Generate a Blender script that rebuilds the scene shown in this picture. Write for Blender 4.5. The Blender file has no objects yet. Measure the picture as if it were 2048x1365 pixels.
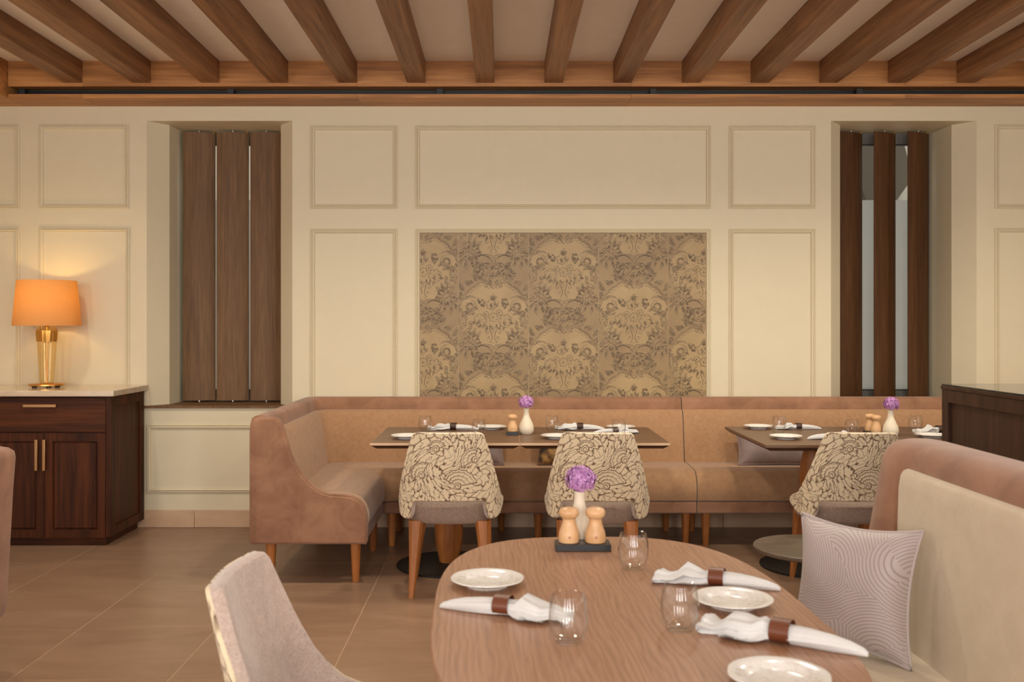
import bpy, bmesh, math, random
import numpy as np
from mathutils import Vector, Matrix
PI = math.pi
S = bpy.context.scene
COL = S.collection
random.seed(7)

# ------------------------------------------------------------------ camera
CAM_H = 1.375
F_PX = 1940.0
cd = bpy.data.cameras.new('camera'); cam = bpy.data.objects.new('camera', cd); COL.objects.link(cam)
cam.location = (0, 0, CAM_H); cam.rotation_euler = (PI/2, 0, 0)
cd.sensor_width = 36.0; cd.lens = F_PX/2048*36.0
cd.shift_x = 22.0/2048; cd.shift_y = -30.5/2048
cd.clip_start = 0.05
cd.dof.use_dof = True; cd.dof.focus_distance = 4.9; cd.dof.aperture_fstop = 5.0
S.camera = cam

# ------------------------------------------------------------------ world, light, exposure
S.view_settings.view_transform = 'Standard'
S.view_settings.look = 'None'
S.view_settings.gamma = 1.0
S.view_settings.use_curve_mapping = False
S.view_settings.exposure = 0.22
w = bpy.data.worlds.new('sky'); S.world = w; w.use_nodes = True
bg = w.node_tree.nodes['Background']; bg.inputs[0].default_value = (0.78, 0.81, 0.83, 1); bg.inputs[1].default_value = 1.3
try:
    S.cycles.use_denoising = True
    S.cycles.max_bounces = 10
    S.cycles.sample_clamp_indirect = 6.0
except Exception:
    pass

def area(name, loc, rot, sx, sy, power, color, spread=180):
    l = bpy.data.lights.new(name, 'AREA'); l.shape = 'RECTANGLE'; l.size = sx; l.size_y = sy
    l.energy = power; l.color = color; l.spread = math.radians(spread)
    o = bpy.data.objects.new(name, l); o.location = loc; o.rotation_euler = rot; COL.objects.link(o); return o
# daylight entering through the windows of the left wall and of the wall behind the camera
for i, y in enumerate((-1.9, -0.2, 1.5, 3.2)):
    area("daylight_left", (-3.56, y, 1.55), (0, -PI/2, 0), 2.3, 1.15, 9, (0.97, 0.97, 1.0))
for i, y in enumerate((-1.9, -0.2, 1.5, 3.2)):
    area('daylight_right', (4.36, y, 1.85), (0, PI/2, 0), 2.2, 1.0, 15, (0.98, 0.98, 0.97))
for i, x in enumerate((-2.7, -0.75, 0.75, 2.9)):
    area('daylight_rear', (x, -3.44, 1.95), (PI/2, 0, 0), 0.5, 2.1, 66, (0.98, 0.98, 0.97))
# warm recessed downlights in the ceiling bays in front of the frame
for x, y, e in ((-2.6, 4.72, 52), (-0.33, 4.72, 60), (1.02, 4.72, 60), (2.37, 4.72, 54), (3.3, 4.72, 34), (-1.68, 3.2, 16), (-0.33, 3.2, 14), (1.02, 3.2, 14), (2.37, 3.2, 14), (-1.68, 1.2, 12), (-0.33, 1.2, 12), (1.02, 1.2, 12), (2.37, 1.2, 12), (-0.33, -1.2, 30), (2.37, -1.2, 30), (-2.6, -1.2, 30)):
    l = bpy.data.lights.new('downlight', 'SPOT'); l.energy = e*(1.2 if y > 4 else 0.8); l.color = (1.0, 0.90, 0.72) if y > 4 else (1.0, 0.96, 0.88); l.spot_size = math.radians(150); l.spot_blend = 0.8; l.shadow_soft_size = 0.09
    o = bpy.data.objects.new('downlight', l); o.location = (x, y, 2.96); COL.objects.link(o)

# ------------------------------------------------------------------ helpers
def srgb(r, g, b):
    f = lambda c: (c/255/12.92) if c/255 <= 0.04045 else ((c/255+0.055)/1.055)**2.4
    return (f(r), f(g), f(b), 1.0)

class MB:
    def __init__(s): s.v = []; s.f = []; s.uv = {}
    def quadgrid(s, rows, close_u=False, close_v=False, flip=False, uv=None):
        """rows: list of equally long lists of points"""
        n = len(rows); m = len(rows[0]); b = len(s.v)
        for r in rows: s.v += [tuple(p) for p in r]
        for i in range(n if close_v else n-1):
            for j in range(m if close_u else m-1):
                a, c = i, (i+1) % n; d, e = j, (j+1) % m
                q = (b+a*m+d, b+a*m+e, b+c*m+e, b+c*m+d)
                s.f.append(q[::-1] if flip else q)
        if uv:
            for i in range(n):
                for j in range(m): s.uv[b+i*m+j] = uv[i][j]
        return b
    def poly(s, pts, flip=False):
        b = len(s.v); s.v += [tuple(p) for p in pts]; idx = tuple(range(b, b+len(pts))); s.f.append(idx[::-1] if flip else idx)
    def box(s, x0, x1, y0, y1, z0, z1):
        b = len(s.v)
        s.v += [(x, y, z) for z in (z0, z1) for y in (y0, y1) for x in (x0, x1)]
        for q in ((0,2,3,1), (4,5,7,6), (0,1,5,4), (2,6,7,3), (0,4,6,2), (1,3,7,5)): s.f.append(tuple(b+i for i in q))
    def lathe(s, prof, seg=32, c=(0,0,0), rad=None, close=True):
        """prof: (r,z) bottom to top"""
        rows = []
        for r, z in prof:
            row = []
            for k in range(seg):
                a = 2*PI*k/seg; q = r*(rad(a, z) if rad else 1)
                row.append((c[0]+q*math.cos(a), c[1]+q*math.sin(a), c[2]+z))
            rows.append(row)
        s.quadgrid(rows, close_u=True)
        if close:
            if prof[0][0] > 1e-6: s.poly(rows[0], flip=True)
            if prof[-1][0] > 1e-6: s.poly(rows[-1])
    def tube(s, pts, r, seg=10):
        rows = []
        n = len(pts)
        for i, p in enumerate(pts):
            p = Vector(p); t = (Vector(pts[min(i+1, n-1)])-Vector(pts[max(i-1, 0)])).normalized()
            up = Vector((0,0,1)) if abs(t.z) < 0.9 else Vector((1,0,0))
            a = t.cross(up).normalized(); b = a.cross(t)
            rr = r[i] if isinstance(r, (list, tuple)) else r
            rows.append([p+a*rr*math.cos(2*PI*k/seg)+b*rr*math.sin(2*PI*k/seg) for k in range(seg)])
        s.quadgrid(rows, close_u=True, flip=True); s.poly(rows[0]); s.poly(rows[-1], flip=True)
    def extrude(s, pts2, axis, a, b, chamfer=0.0):
        """closed 2-D outline pushed along axis from a to b; axis X: (y,z), Y: (x,z), Z: (x,y)"""
        def P(p, t):
            return (t, p[0], p[1]) if axis == 'X' else ((p[0], t, p[1]) if axis == 'Y' else (p[0], p[1], t))
        sg = 1 if b > a else -1
        rows = []
        if chamfer:
            ins = inset(pts2, chamfer)
            rows = [[P(p, a) for p in ins], [P(p, a+sg*chamfer) for p in pts2], [P(p, b-sg*chamfer) for p in pts2], [P(p, b) for p in ins]]
        else:
            rows = [[P(p, a) for p in pts2], [P(p, b) for p in pts2]]
        s.quadgrid(rows, close_u=True); s.poly(rows[0], flip=True); s.poly(rows[-1])
    def mesh(s, name, smooth=35, merge=False):
        me = bpy.data.meshes.new(name); me.from_pydata(s.v, [], s.f)
        if s.uv:
            ul = me.uv_layers.new(name='pattern')
            for lp in me.loops: ul.data[lp.index].uv = s.uv.get(lp.vertex_index, (0, 0))
        bm = bmesh.new(); bm.from_mesh(me)
        if merge: bmesh.ops.remove_doubles(bm, verts=bm.verts, dist=1e-5)
        bmesh.ops.recalc_face_normals(bm, faces=bm.faces)
        bm.to_mesh(me); bm.free()
        if smooth:
            me.polygons.foreach_set('use_smooth', [True]*len(me.polygons))
            me.set_sharp_from_angle(angle=math.radians(smooth))
        me.update(); return me
    def build(s, name, mat, parent=None, smooth=35, bevel=0, seg=2, subd=0, merge=False):
        return link(name, s.mesh(name, smooth, merge), mat, parent, bevel, seg, subd)

def inset(pts, d, weight=None):
    n = len(pts); area2 = sum(pts[i][0]*pts[(i+1) % n][1]-pts[(i+1) % n][0]*pts[i][1] for i in range(n)); sg = 1 if area2 > 0 else -1
    out = []
    for i in range(n):
        p0, p1, p2 = Vector(pts[i-1]), Vector(pts[i]), Vector(pts[(i+1) % n])
        e1 = (p1-p0).normalized(); e2 = (p2-p1).normalized()
        n1 = Vector((-e1.y, e1.x))*sg; n2 = Vector((-e2.y, e2.x))*sg
        m = (n1+n2); m = m/max(0.35, m.length_squared/2) if m.length > 1e-6 else n1
        k = d*(weight(pts[i]) if weight else 1)
        q = p1+m*k; out.append((q.x, q.y))
    return out

def link(name, me, mat, parent=None, bevel=0, seg=2, subd=0):
    o = bpy.data.objects.new(name, me); COL.objects.link(o)
    if mat and not me.materials: me.materials.append(mat)
    if parent: o.parent = parent
    if bevel:
        m = o.modifiers.new('bevel', 'BEVEL'); m.width = bevel; m.segments = seg; m.limit_method = 'ANGLE'; m.angle_limit = math.radians(40)
        m.harden_normals = False
    if subd:
        m = o.modifiers.new('subdivision', 'SUBSURF'); m.levels = subd; m.render_levels = subd
    return o

def tag(o, label=None, cat=None, group=None, kind=None):
    if label: o['label'] = label
    if cat: o['category'] = cat
    if group: o['group'] = group
    if kind: o['kind'] = kind
    return o
def thing(name, label, cat, loc=(0,0,0), rz=0, group=None):
    o = bpy.data.objects.new(name, None); COL.objects.link(o); o.empty_display_size = 0.1
    o.location = loc; o.rotation_euler = (0, 0, rz); return tag(o, label, cat, group)
def boxo(name, mat, parent, x0, x1, y0, y1, z0, z1, bevel=0.0):
    m = MB(); m.box(x0, x1, y0, y1, z0, z1); return m.build(name, mat, parent, 35 if bevel else 0, bevel)
def dup(root, loc, rz, label=None, group=None):
    r = root.copy(); COL.objects.link(r); r.location = loc; r.rotation_euler = (0, 0, rz)
    if label: r['label'] = label
    if group: r['group'] = group
    for ch in list(root.children):
        c = ch.copy(); COL.objects.link(c); c.parent = r
        for g in ch.children:
            d = g.copy(); COL.objects.link(d); d.parent = c
    return r

# ------------------------------------------------------------------ materials
class N:
    def __init__(s, name, rough=0.5, **kw):
        s.m = bpy.data.materials.new(name); s.m.use_nodes = True; s.t = s.m.node_tree; s.b = s.t.nodes['Principled BSDF']
        s.b.inputs['Roughness'].default_value = rough
        for k, v in kw.items(): s.b.inputs[k.replace('_', ' ')].default_value = v
    def n(s, typ, **kw):
        x = s.t.nodes.new('ShaderNode'+typ)
        for k, v in kw.items():
            if k.startswith('i_'):
                key = k[2:]; key = int(key) if key.isdigit() else key.replace('_', ' ')
                if isinstance(v, bpy.types.NodeSocket): s.t.links.new(v, x.inputs[key])
                else: x.inputs[key].default_value = v
            else: setattr(x, k, v)
        return x
    def l(s, a, b): s.t.links.new(a, b)
    def obj(s, scale=(1,1,1), rot=(0,0,0), loc=(0,0,0), uv=False):
        tc = s.n('TexCoord'); mp = s.n('Mapping', i_Scale=scale, i_Rotation=rot, i_Location=loc); s.l(tc.outputs['UV' if uv else 'Object'], mp.inputs[0]); return mp.outputs[0]
    def noise(s, vec, scale, detail=4, rough=0.55, dist=0):
        return s.n('TexNoise', i_Vector=vec, i_Scale=scale, i_Detail=detail, i_Roughness=rough, i_Distortion=dist).outputs[0]
    def math(s, op, a, b=0.0, clamp=False):
        x = s.n('Math', operation=op, use_clamp=clamp)
        for i, v in enumerate((a, b)):
            if isinstance(v, bpy.types.NodeSocket): s.l(v, x.inputs[i])
            else: x.inputs[i].default_value = v
        return x.outputs[0]
    def ramp(s, fac, stops):
        r = s.n('ValToRGB'); s.l(fac, r.inputs[0]); e = r.color_ramp.elements
        while len(e) < len(stops): e.new(0.5)
        for el, (p, c) in zip(e, stops): el.position = p; el.color = c
        return r.outputs[0]
    def mix(s, fac, a, b, blend='MIX'):
        x = s.n('Mix', data_type='RGBA', blend_type=blend)
        for k, v in ((0, fac), (6, a), (7, b)):
            if isinstance(v, bpy.types.NodeSocket): s.l(v, x.inputs[k])
            else: x.inputs[k].default_value = v
        return x.outputs[2]
    def color(s, c):
        if isinstance(c, bpy.types.NodeSocket): s.l(c, s.b.inputs['Base Color'])
        else: s.b.inputs['Base Color'].default_value = c
    def bump(s, h, strength=0.2, dist=0.002):
        x = s.n('Bump', i_Strength=strength, i_Distance=dist, i_Height=h); s.l(x.outputs[0], s.b.inputs['Normal'])

def plain(name, c, rough=0.5, var=0.05, **kw):
    n = N(name, rough, **kw)
    v = n.obj(); f = n.noise(v, 9, 3)
    d = tuple(x*(1-var) for x in c[:3])+(1,); e = tuple(min(1, x*(1+var)) for x in c[:3])+(1,)
    n.color(n.ramp(f, [(0.3, d), (0.7, e)])); return n.m
def wood(name, dark, light, axis='X', fine=60, rough=0.45, bands=0.0, coat=0.0):
    n = N(name, rough)
    k = {'X': (0.05, 1, 1), 'Y': (1, 0.05, 1), 'Z': (1, 1, 0.05)}[axis]
    v = n.obj(k)
    oi = n.n('ObjectInfo').outputs['Random']
    add = n.n('VectorMath', operation='ADD', i_0=v); sc = n.n('VectorMath', operation='SCALE'); cmb = n.n('CombineXYZ', i_0=oi, i_1=oi, i_2=oi)
    n.l(cmb.outputs[0], sc.inputs[0]); sc.inputs['Scale'].default_value = 7.0; n.l(sc.outputs[0], add.inputs[1]); v = add.outputs[0]
    a = n.noise(v, fine, 5, 0.6, 0.4); b = n.noise(v, fine*0.14, 3, 0.5, 1.2)
    f = n.math('ADD', n.math('MULTIPLY', a, 0.55), n.math('MULTIPLY', b, 0.45))
    mid = tuple((x+y)/2 for x, y in zip(dark, light))
    c = n.ramp(f, [(0.36, dark), (0.5, mid), (0.64, light)])
    c = n.mix(n.math('MULTIPLY', n.math('SUBTRACT', oi, 0.5), 0.35), c, (0.5, 0.4, 0.3, 1), 'SOFT_LIGHT') if bands else c
    n.color(c); n.bump(a, 0.12, 0.0008)
    n.b.inputs['Coat Weight'].default_value = coat
    return n.m
def fabric(name, c1, c2, scale=700, rough=0.9, sheen=0.3, mott=5, mstr=0.5):
    n = N(name, rough); v = n.obj()
    a = n.noise(v, mott, 4, 0.6, 0.5); g = n.noise(v, scale, 2, 0.7)
    f = n.math('ADD', n.math('MULTIPLY', a, mstr), n.math('MULTIPLY', g, 1-mstr))
    n.color(n.ramp(f, [(0.34, c1), (0.66, c2)])); n.bump(g, 0.35, 0.0012)
    n.b.inputs['Sheen Weight'].default_value = sheen; n.b.inputs['Sheen Roughness'].default_value = 0.45
    return n.m

M = {}
M['wall'] = plain('wall_paint', srgb(215, 203, 174), 0.55, var=0.012)
M['wall_far'] = plain('wall_paint_plain', srgb(222, 208, 186), 0.6, var=0.012)
M['plaster'] = plain('ceiling_plaster', srgb(244, 235, 224), 0.8, var=0.015)
M['beam'] = wood('beam_oak', srgb(104, 68, 40), srgb(158, 112, 72), 'Y', 45, 0.55, 1)
M['header'] = wood('header_oak', srgb(140, 90, 46), srgb(196, 138, 80), 'X', 45, 0.5, 1)
M['black'] = plain('black_metal', (0.006, 0.006, 0.007, 1), 0.5)
M['bracket'] = plain('dark_metal', (0.02, 0.021, 0.022, 1), 0.5)
M['louvre'] = wood('louvre_wood', srgb(96, 70, 46), srgb(126, 95, 65), 'Z', 90, 0.5)
M['louvre_dark'] = wood('louvre_wood_deep', srgb(70, 44, 24), srgb(96, 64, 38), 'Z', 90, 0.5)
M['walnut'] = wood('walnut', srgb(42, 18, 6), srgb(84, 42, 18), 'Z', 55, 0.55)
M['walnut_h'] = wood('walnut_horizontal', srgb(46, 20, 7), srgb(90, 46, 20), 'X', 45, 0.55)
M['leg'] = wood('leg_wood', srgb(136, 80, 36), srgb(186, 118, 60), 'Z', 50, 0.4)
M['dark_wood'] = wood('dark_stained_wood', srgb(46, 30, 22), srgb(70, 47, 36), 'Z', 50, 0.4)
for k_ in ('walnut', 'walnut_h', 'dark_wood', 'louvre', 'louvre_dark'): M[k_].node_tree.nodes['Principled BSDF'].inputs['Specular IOR Level'].default_value = .22
M['brass'] = N('brass', 0.22, Metallic=1.0, Base_Color=srgb(214, 160, 84)).m
M['handle'] = N('satin_bronze', 0.35, Metallic=1.0, Base_Color=srgb(190, 150, 108)).m
M['chrome'] = N('chrome', 0.2, Metallic=1.0, Base_Color=(0.75, 0.75, 0.75, 1)).m
M['alu'] = plain('grey_aluminium', srgb(120, 118, 112), 0.4)
M['gasket'] = plain('black_rubber', (0.012, 0.012, 0.014, 1), 0.6)
def thin_glass(name, tint, f0=.035, rough=0.0):
    n = N(name); lw = n.n('LayerWeight', i_Blend=.5).outputs['Facing']
    f = n.math('ADD', n.math('MULTIPLY', n.math('POWER', lw, 3.0), .85), f0)
    tr = n.n('BsdfTransparent', i_Color=tint); gl = n.n('BsdfGlossy', i_Roughness=rough); mx = n.n('MixShader')
    n.l(f, mx.inputs[0]); n.l(tr.outputs[0], mx.inputs[1]); n.l(gl.outputs[0], mx.inputs[2]); n.l(mx.outputs[0], n.t.nodes['Material Output'].inputs[0]); return n.m
M['glass'] = thin_glass('clear_glass', (.985, .985, .98, 1))
def frosted():
    n = N('frosted_film'); a = n.n('BsdfTranslucent', i_Color=(.86, .87, .86, 1)); b = n.n('BsdfTransparent', i_Color=(.8, .82, .82, 1)); c = n.n('BsdfDiffuse', i_Color=(.75, .75, .73, 1))
    m1 = n.n('MixShader', i_0=.25); m2 = n.n('MixShader', i_0=.25)
    n.l(a.outputs[0], m1.inputs[1]); n.l(b.outputs[0], m1.inputs[2]); n.l(m1.outputs[0], m2.inputs[1]); n.l(c.outputs[0], m2.inputs[2]); n.l(m2.outputs[0], n.t.nodes['Material Output'].inputs[0]); return n.m
M['frost'] = frosted()
M['amber_glass'] = thin_glass('amber_crystal', (1.0, .90, .66, 1), .08)
M['velvet'] = fabric('taupe_velvet', srgb(130, 90, 65), srgb(164, 120, 91), 900, 0.8, 0.22, 6, 0.8)
M['beige'] = fabric('beige_weave', srgb(146, 106, 74), srgb(188, 148, 110), 420, 0.9, 0.3, 30, 0.25)
M['ivory'] = fabric('ivory_weave', srgb(192, 174, 146), srgb(216, 200, 174), 500, 0.9, 0.25, 12, 0.3)
M['lining'] = fabric('mauve_chenille', srgb(172, 150, 138), srgb(206, 186, 174), 160, 0.9, 0.5, 30, 0.4)
M['seat_fabric'] = fabric('grey_brown_tweed', srgb(104, 84, 72), srgb(164, 140, 124), 330, 0.9, 0.3, 60, 0.2)
M['marble'] = None
M['table_top'] = wood('dark_table_laminate', srgb(104, 76, 55), srgb(116, 86, 63), 'X', 60, 0.42)
M['table_edge'] = plain('pale_table_edge', srgb(206, 172, 138), 0.5)
M['table_under'] = wood('dark_table_underside', srgb(74, 48, 32), srgb(90, 60, 40), 'X', 60, 0.5)
M['porcelain'] = None
M['linen'] = fabric('white_linen', srgb(205, 203, 201), srgb(217, 216, 214), 500, 0.85, 0.2, 20, 0.3)
M['leather'] = plain('brown_leather', srgb(104, 54, 30), 0.42)
M['leather_dark'] = plain('dark_leather', srgb(62, 38, 26), 0.45)
M['mill'] = wood('beech', srgb(206, 160, 112), srgb(224, 182, 136), 'Z', 40, 0.35)
M['mark'] = plain('burnt_mark', srgb(150, 88, 46), 0.6)
M['vase'] = plain('cream_ceramic', srgb(226, 214, 190), 0.5)
M['petal'] = None
M['stem'] = plain('green_stem', srgb(82, 96, 50), 0.6)
M['mauve_satin'] = fabric('mauve_satin', srgb(112, 92, 88), srgb(140, 118, 114), 500, 0.5, 0.4, 8, 0.6)
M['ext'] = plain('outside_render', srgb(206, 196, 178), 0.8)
M['ext_dark'] = plain('outside_dark_stone', srgb(96, 84, 70), 0.8)

def stone(name, c1, c2, pit, rough, scale=1.0):
    n = N(name, rough); v = n.obj(); oi = n.n('ObjectInfo').outputs['Random']
    cmb = n.n('CombineXYZ', i_0=oi, i_1=oi, i_2=oi); sc = n.n('VectorMath', operation='SCALE'); n.l(cmb.outputs[0], sc.inputs[0]); sc.inputs['Scale'].default_value = 13.0
    ad = n.n('VectorMath', operation='ADD', i_0=v); n.l(sc.outputs[0], ad.inputs[1]); v = ad.outputs[0]
    mp = n.n('Mapping', i_Scale=(1, 3.2, 3.2)); n.l(v, mp.inputs[0])
    f = n.noise(mp.outputs[0], 2.2*scale, 6, 0.6, 0.8); base = n.ramp(f, [(0.3, c1), (0.7, c2)])
    p = n.noise(mp.outputs[0], 22*scale, 4, 0.7, 0.3); pf = n.ramp(p, [(0.70, (0,0,0,1)), (0.78, (1,1,1,1))])
    base = n.mix(n.math('MULTIPLY', n.math('MULTIPLY', n.math('SUBTRACT', oi, 0.5), 0.0), 1.0), base, base)
    n.color(n.mix(n.math('MULTIPLY', pf, 0.55), base, pit)); return n.m
M['floor'] = stone('limestone', srgb(140, 110, 88), srgb(156, 126, 103), srgb(92, 68, 51), 0.32)
M['skirt'] = stone('limestone_skirting', srgb(186, 152, 122), srgb(204, 172, 142), srgb(130, 98, 76), 0.4)
M['grout'] = plain('pale_grout', srgb(186, 158, 130), 0.8)
M['marble'] = stone('beige_marble', srgb(190, 168, 144), srgb(214, 196, 172), srgb(140, 116, 94), 0.12, 3)
M['slate'] = stone('grey_stone_top', srgb(92, 80, 68), srgb(114, 100, 86), srgb(66, 54, 44), 0.45, 2)
M['nero'] = stone('black_marble', srgb(26, 26, 28), srgb(40, 40, 42), srgb(120, 116, 112), 0.3, 2)

def table_wood():
    n = N('oiled_oak_top', 0.36)
    v = n.obj((1, 0.16, 1), rot=(0, 0, math.radians(-6)))
    wv = n.n('TexWave', i_Vector=v, i_Scale=22.0, i_Distortion=12.0, i_Detail=2.5, i_Detail_Scale=1.1, i_Detail_Roughness=0.55, wave_type='BANDS', bands_direction='X').outputs[1]
    g = n.noise(n.obj((1, 0.03, 1)), 170, 4, 0.6); h = n.noise(n.obj((1, 0.2, 1)), 2.5, 2)
    f = n.math('ADD', n.math('MULTIPLY', wv, 0.16), n.math('ADD', n.math('MULTIPLY', g, 0.59), n.math('MULTIPLY', h, 0.25)))
    n.color(n.ramp(f, [(0.28, srgb(136, 96, 69)), (0.5, srgb(160, 117, 88)), (0.72, srgb(174, 132, 102))])); n.bump(g, 0.08, 0.0005); return n.m
M['oak_top'] = table_wood()

def porcelain():
    n = N('glazed_porcelain', 0.14); v = n.obj()
    sx = n.n('SeparateXYZ', i_0=v); r = n.math('SQRT', n.math('ADD', n.math('POWER', sx.outputs[0], 2.0), n.math('POWER', sx.outputs[1], 2.0)))
    pat = n.ramp(n.noise(v, 52, 5, 0.7, 1.6), [(0.5, (0,0,0,1)), (0.58, (1,1,1,1))])
    inner = n.math('LESS_THAN', r, 0.074)
    n.color(n.mix(n.math('MULTIPLY', n.math('MULTIPLY', pat, inner), 0.30), srgb(232, 228, 222), srgb(170, 152, 136))); return n.m
M['porcelain'] = porcelain()

def petals():
    n = N('lilac_petal', 0.6); f = n.noise(n.obj(), 90, 3)
    n.color(n.ramp(f, [(0.35, srgb(158, 100, 160)), (0.65, srgb(214, 162, 214))])); n.b.inputs['Subsurface Weight'].default_value = 0.0; return n.m
M['petal'] = petals()

def leafy():
    """cream leaf shapes parted by brown outlines; the woven drawing is stored on the cover as attribute "outline" """
    n = N('leafy_jacquard', 0.85)
    f = n.n('Attribute', attribute_name='outline').outputs['Fac']
    g = n.noise(n.obj(uv=True), 700, 2, 0.7)
    cream = n.ramp(g, [(0.3, srgb(212, 190, 154)), (0.7, srgb(238, 221, 190))])
    n.color(n.mix(f, cream, n.ramp(g, [(0.3, srgb(96, 72, 50)), (0.7, srgb(124, 98, 74))])))
    n.bump(n.math('ADD', n.math('MULTIPLY', n.math('SUBTRACT', 1.0, f), 0.8), n.math('MULTIPLY', g, 0.25)), 0.6, 0.002)
    n.b.inputs['Sheen Weight'].default_value = 0.2; return n.m
M['leafy'] = leafy()

def fans():
    n = N('fan_stitched_satin', 0.5); v = n.obj(uv=True)
    vo = n.n('TexVoronoi', feature='F1', voronoi_dimensions='2D', i_Vector=v, i_Scale=9.0, i_Randomness=0.9)
    off = n.n('VectorMath', operation='SUBTRACT', i_1=(0.5, 0.5, 0.5)); n.l(vo.outputs['Color'], off.inputs[0])
    nrm = n.n('VectorMath', operation='NORMALIZE', i_0=off.outputs[0]); of2 = n.n('VectorMath', operation='SCALE', i_0=nrm.outputs[0]); of2.inputs['Scale'].default_value = 0.12
    pos = n.n('VectorMath', operation='ADD', i_0=vo.outputs['Position'], i_1=of2.outputs[0])
    d = n.n('VectorMath', operation='DISTANCE', i_0=v, i_1=pos.outputs[0]).outputs['Value']
    sn = n.math('SINE', n.math('MULTIPLY', d, 2*PI*140))
    f = n.ramp(sn, [(0.45, (0,0,0,1)), (0.95, (1,1,1,1))])
    n.color(n.mix(f, srgb(178, 164, 160), srgb(148, 132, 128))); n.bump(n.math('SUBTRACT', 1.0, f), 0.35, 0.0015)
    n.b.inputs['Sheen Weight'].default_value = 0.3; return n.m
M['fans'] = fans()

def floral_dark():
    n = N('dark_floral_print', 0.7); v = n.obj(uv=True)
    nz = n.noise(v, 14, 2, 0.5, 1.5); vo = n.n('TexVoronoi', feature='F1', voronoi_dimensions='2D', i_Vector=v, i_Scale=11.0).outputs['Distance']
    f = n.math('ADD', n.math('MULTIPLY', nz, 0.6), n.math('MULTIPLY', vo, 0.5))
    n.color(n.ramp(f, [(0.35, srgb(168, 128, 72)), (0.5, srgb(110, 78, 44)), (0.62, srgb(44, 32, 28))])); return n.m
M['floral'] = floral_dark()

def shade():
    n = N('pleated_lamp_fabric', 0.9); t = n.t; g = n.noise(n.obj(), 500, 2)
    c = n.ramp(g, [(0.3, srgb(222, 180, 118)), (0.7, srgb(236, 198, 138))])
    d = n.n('BsdfDiffuse'); tr = n.n('BsdfTranslucent'); mx = n.n('MixShader'); mx.inputs[0].default_value = 0.55
    n.l(c, d.inputs[0]); n.l(c, tr.inputs[0]); n.l(d.outputs[0], mx.inputs[1]); n.l(tr.outputs[0], mx.inputs[2])
    n.l(mx.outputs[0], t.nodes['Material Output'].inputs[0]); return n.m
M['shade'] = shade()

def paper(name, c1, c2, cell):
    n = N(name, 0.42); v = n.obj()
    big = n.noise(v, 3.5, 4, 0.6, 0.6)
    base = n.ramp(big, [(0.3, c1), (0.7, c2)])
    if cell:
        mp = n.n('Mapping', i_Scale=(170, 170, 170), i_Rotation=(0, PI/4, 0)); n.l(v, mp.inputs[0])
        ck = n.n('TexChecker', i_Vector=mp.outputs[0], i_Scale=1.0).outputs[1]
        base = n.mix(n.math('MULTIPLY', ck, 0.4), base, srgb(122, 95, 58))
    n.color(base); return n.m
M['paper'] = paper('damask_ground', srgb(138, 111, 69), srgb(158, 131, 86), True)
M['paper_light'] = paper('damask_medallion', srgb(152, 125, 81), srgb(172, 145, 98), False)
M['paper_line'] = plain('damask_dark_relief', srgb(92, 70, 40), 0.5)
M['paper_hi'] = plain('damask_painted_highlight', srgb(188, 160, 112), 0.4)  # pale colour painting the lit edges of the embossing, on offset line copies

# ================================================================== SETTING
YW = 6.62               # face of the back wall
PX = lambda px, Y=YW: (px-1002.0)*Y/F_PX
PZ = lambda py, Y=YW: CAM_H-(py-652.0)*Y/F_PX
XL, XR, YR = -3.60, 4.40, -3.5
ZC = 3.116
# floor: grout bed with a tile to each piece
floor = boxo('floor', M['grout'], None, XL-.1, XR+.1, YR-.1, 7.1, -0.10, -0.0008); tag(floor, 'beige limestone floor of large square tiles', kind='structure')
TP = 0.62; tm = MB(); tm.box(0.002, TP-0.002, 0.002, TP-0.002, -0.02, 0.0); tile_me = tm.mesh('floor_tile', 0); tile_me.materials.append(M['floor'])
for i in range(-6, 8):
    for j in range(-15, 2):
        x, y = -0.05+i*TP, 5.627+j*TP
        if x < XL-TP or x > XR: continue
        o = bpy.data.objects.new('tile', tile_me); COL.objects.link(o); o.parent = floor; o.location = (x, y, 0)

# back wall with two splayed window openings
WC = (-1.921, 2.749); HO, HI, HB = 0.497, 0.388, 0.372
ZS, ZH = 0.829, 2.774
wm = MB(); yb = 7.14
wm.box(XL-.1, XR+.1, YW, yb, 0, ZS-0.016); wm.box(XL-.1, XR+.1, YW, yb, ZH, ZC+.1)
xs = [XL-.1, WC[0]-HO, WC[0]+HO, WC[1]-HO, WC[1]+HO, XR+.1]
for a in (0, 2, 4): wm.box(xs[a], xs[a+1], YW, yb, ZS-0.016, ZH)
for c in WC:
    for sg in (-1, 1):
        pts = [(c+sg*HO, YW), (c+sg*HI, YW+0.135), (c+sg*HB, yb), (c+sg*HO, yb)]
        wm.extrude(pts, 'Z', ZS-0.016, ZH)
wall_back = wm.build('wall_back', M['wall'], None, 0); tag(wall_back, 'cream panelled wall at the back of the room', kind='structure')
for nm, b in (('wall_left', (XL-.15, XL, YR, YW)), ('wall_right', (XR, XR+.15, YR, YW)), ('wall_front', (XL, XR, YR-.15, YR))):
    tag(boxo(nm, M['wall_far'], None, b[0], b[1], b[2], b[3], 0, ZC), 'plain cream wall outside the picture', kind='structure')

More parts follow.
